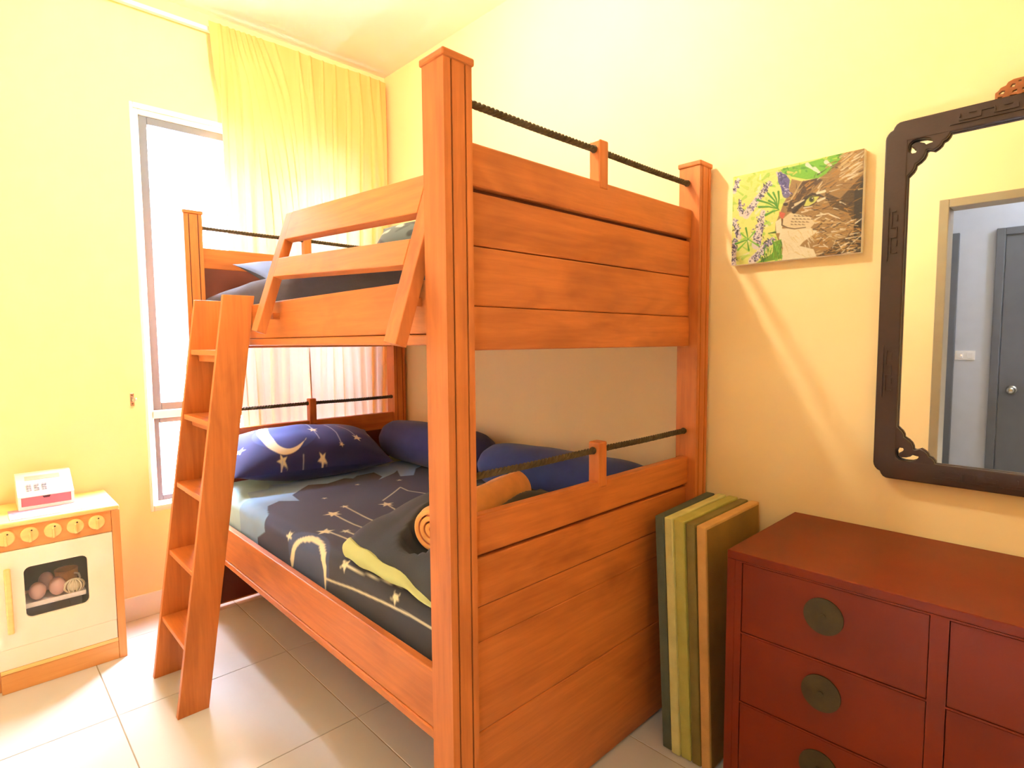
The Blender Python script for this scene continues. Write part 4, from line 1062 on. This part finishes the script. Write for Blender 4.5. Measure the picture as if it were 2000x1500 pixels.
# toys baking inside
tz_ = 0.2985
ty_ = empty('toy_tray', (0.25, -1.75, 0.247), 'white toy baking tray inside the stove window', 'tray')
boxes('tray_base', [((0.17, -1.852, tz_), (0.333, -1.648, tz_ + 0.006))], M['white_plastic'], ty_, 0.002)
boxes('tray_rim', [((0.327, -1.852, tz_ + 0.006), (0.333, -1.648, tz_ + 0.018)), ((0.17, -1.852, tz_ + 0.006), (0.176, -1.648, tz_ + 0.018)), ((0.176, -1.852, tz_ + 0.006), (0.327, -1.846, tz_ + 0.055)), ((0.176, -1.654, tz_ + 0.006), (0.327, -1.648, tz_ + 0.018))], M['white_plastic'], ty_)
for xa_ in (0.19, 0.300): box('tray_foot', (xa_, -1.845, 0.2475), (xa_ + 0.008, -1.66, tz_ - 0.0005), M['oven_dark'], ty_)
for nm, c, r, lb in (('toy_egg', (0.29, -1.795, tz_ + 0.046), (0.030, 0.027, 0.034), 'rosy toy egg nearest the left side of the stove window'), ('toy_egg', (0.285, -1.733, tz_ + 0.046), (0.030, 0.028, 0.036), 'peach toy egg in the middle of the stove window'), ('toy_egg', (0.225, -1.762, tz_ + 0.055), (0.028, 0.027, 0.038), 'mauve toy egg lying behind the two front eggs')):
    bm = bmesh.new(); add_ball(bm, c, r, 18)
    tag(finish(nm, bm, M['egg'], None, smooth=True, origin=(c[0], c[1], c[2] - r[2])), lb, 'toy egg', 'toy eggs in the stove')
tc_ = empty('toy_teacup', (0.20, -1.695, tz_ + 0.006), 'peach toy teacup at the back of the stove window', 'cup')
prof = [(0.018, 0.0), (0.026, 0.004), (0.034, 0.02), (0.038, 0.045), (0.040, 0.075), (0.036, 0.075), (0.032, 0.045), (0.024, 0.012), (0.0005, 0.008)]
th = np.linspace(0, 2 * math.pi, 29)
grid('bowl', np.array([[(0.20 + r * math.cos(t), -1.695 + r * math.sin(t), tz_ + 0.006 + h) for r, h in prof] for t in th]), M['peach'], tc_)
tube('handle', [(0.235, -1.672, tz_ + 0.066), (0.250, -1.660, tz_ + 0.066), (0.255, -1.657, tz_ + 0.05), (0.246, -1.662, tz_ + 0.034), (0.233, -1.672, tz_ + 0.036)], 0.004, M['white_plastic'], tc_, 8)
tz_ += 0.0008
wb = empty('toy_wire_ball', (0.305, -1.682, tz_ + 0.006), 'cream openwork toy ball on the tray in the stove window', 'toy ball')
bm = bmesh.new()
for k in range(7):
    a = math.pi * k / 7; ring_ = []
    for t in np.linspace(0, 2 * math.pi, 25): ring_.append((0.305 + 0.018 * math.sin(t) * math.sin(a), -1.682 + 0.034 * math.sin(t) * math.cos(a), tz_ + 0.0365 + 0.028 * math.cos(t)))
    add_tube(bm, ring_, 0.0024, 6)
finish('wire_cage', bm, M['cream'], wb, smooth=True)
ball('core', (0.305, -1.682, tz_ + 0.0365), (0.013, 0.026, 0.021), M['cream'], wb, 14)

# toy cash register and the pink sheet under it
ps = box('paper_sheet', (0.17, -1.862, SZ + 0.0002), (0.335, -1.625, SZ + 0.0016), M['pink_paper'], None, origin=(0.25, -1.74, SZ))
tag(ps, 'pink printed sheet of paper under the toy cash register', 'paper')
RZ = SZ + 0.0018
rg = empty('toy_cash_register', (0.12, -1.74, RZ), 'white toy cash register with a coral drawer on top of the toy stove', 'cash register')
RY0, RY1 = -1.830, -1.652
bm = bmesh.new()
add_prism(bm, [(0.046, RZ), (0.050, RZ), (0.196, RZ), (0.196, RZ + 0.012), (0.180, RZ + 0.012), (0.180, RZ + 0.048), (0.196, RZ + 0.048), (0.196, RZ + 0.052), (0.095, RZ + 0.126), (0.055, RZ + 0.126)], 1, RY0, RY1)
finish('housing', bm, M['white_plastic'], rg)
for ya_ in (RY0, RY1 - 0.010): box('housing_cheek', (0.180, ya_, RZ + 0.0122), (0.196, ya_ + 0.010, RZ + 0.0478), M['white_plastic'], rg)
dw = box('cash_drawer', (0.1803, RY0 + 0.0105, RZ + 0.0124), (0.1935, RY1 - 0.0105, RZ + 0.0474), M['pink'], rg, 0.0012)
dw['label'] = 'coral pink drawer front'
prism('finger_notch', [(-1.741 - 0.014, RZ + 0.0474), (-1.741 + 0.014, RZ + 0.0474), (-1.741 + 0.009, RZ + 0.0385), (-1.741 - 0.009, RZ + 0.0385)], 0, 0.1930, 0.1942, M['black'], dw)
sl = Vector((0.095 - 0.196, 0, 0.074)).normalized(); sn = Vector((-sl.z * -1, 0, -sl.x)).normalized()
def slope_box(nm, y0, y1, t0, t1, h, mat, parent):
    bm = bmesh.new(); o0 = Vector((0.196, 0, RZ + 0.052)); vs = []
    for hh in (0.0002, h):
        for y, t in ((y0, t0), (y1, t0), (y1, t1), (y0, t1)):
            p = o0 + sl * t + sn * hh; vs.append(bm.verts.new((p.x, y, p.z)))
    bm.faces.new(vs[:4]); bm.faces.new(vs[4:])
    for i in range(4): bm.faces.new((vs[i], vs[(i + 1) % 4], vs[4 + (i + 1) % 4], vs[4 + i]))
    bmesh.ops.recalc_face_normals(bm, faces=bm.faces)
    return finish(nm, bm, mat, parent)
slope_box('display', -1.802, -1.690, 0.088, 0.110, 0.0015, M['lcd'], rg)
for i in range(3):
    for j in range(3):
        for k in range(2):
            y0 = -1.800 + i * 0.024 + k * 0.0085; t0 = 0.028 + j * 0.0125
            slope_box('key', y0, y0 + 0.007, t0, t0 + 0.0095, 0.003, M['grey_plastic'], rg)
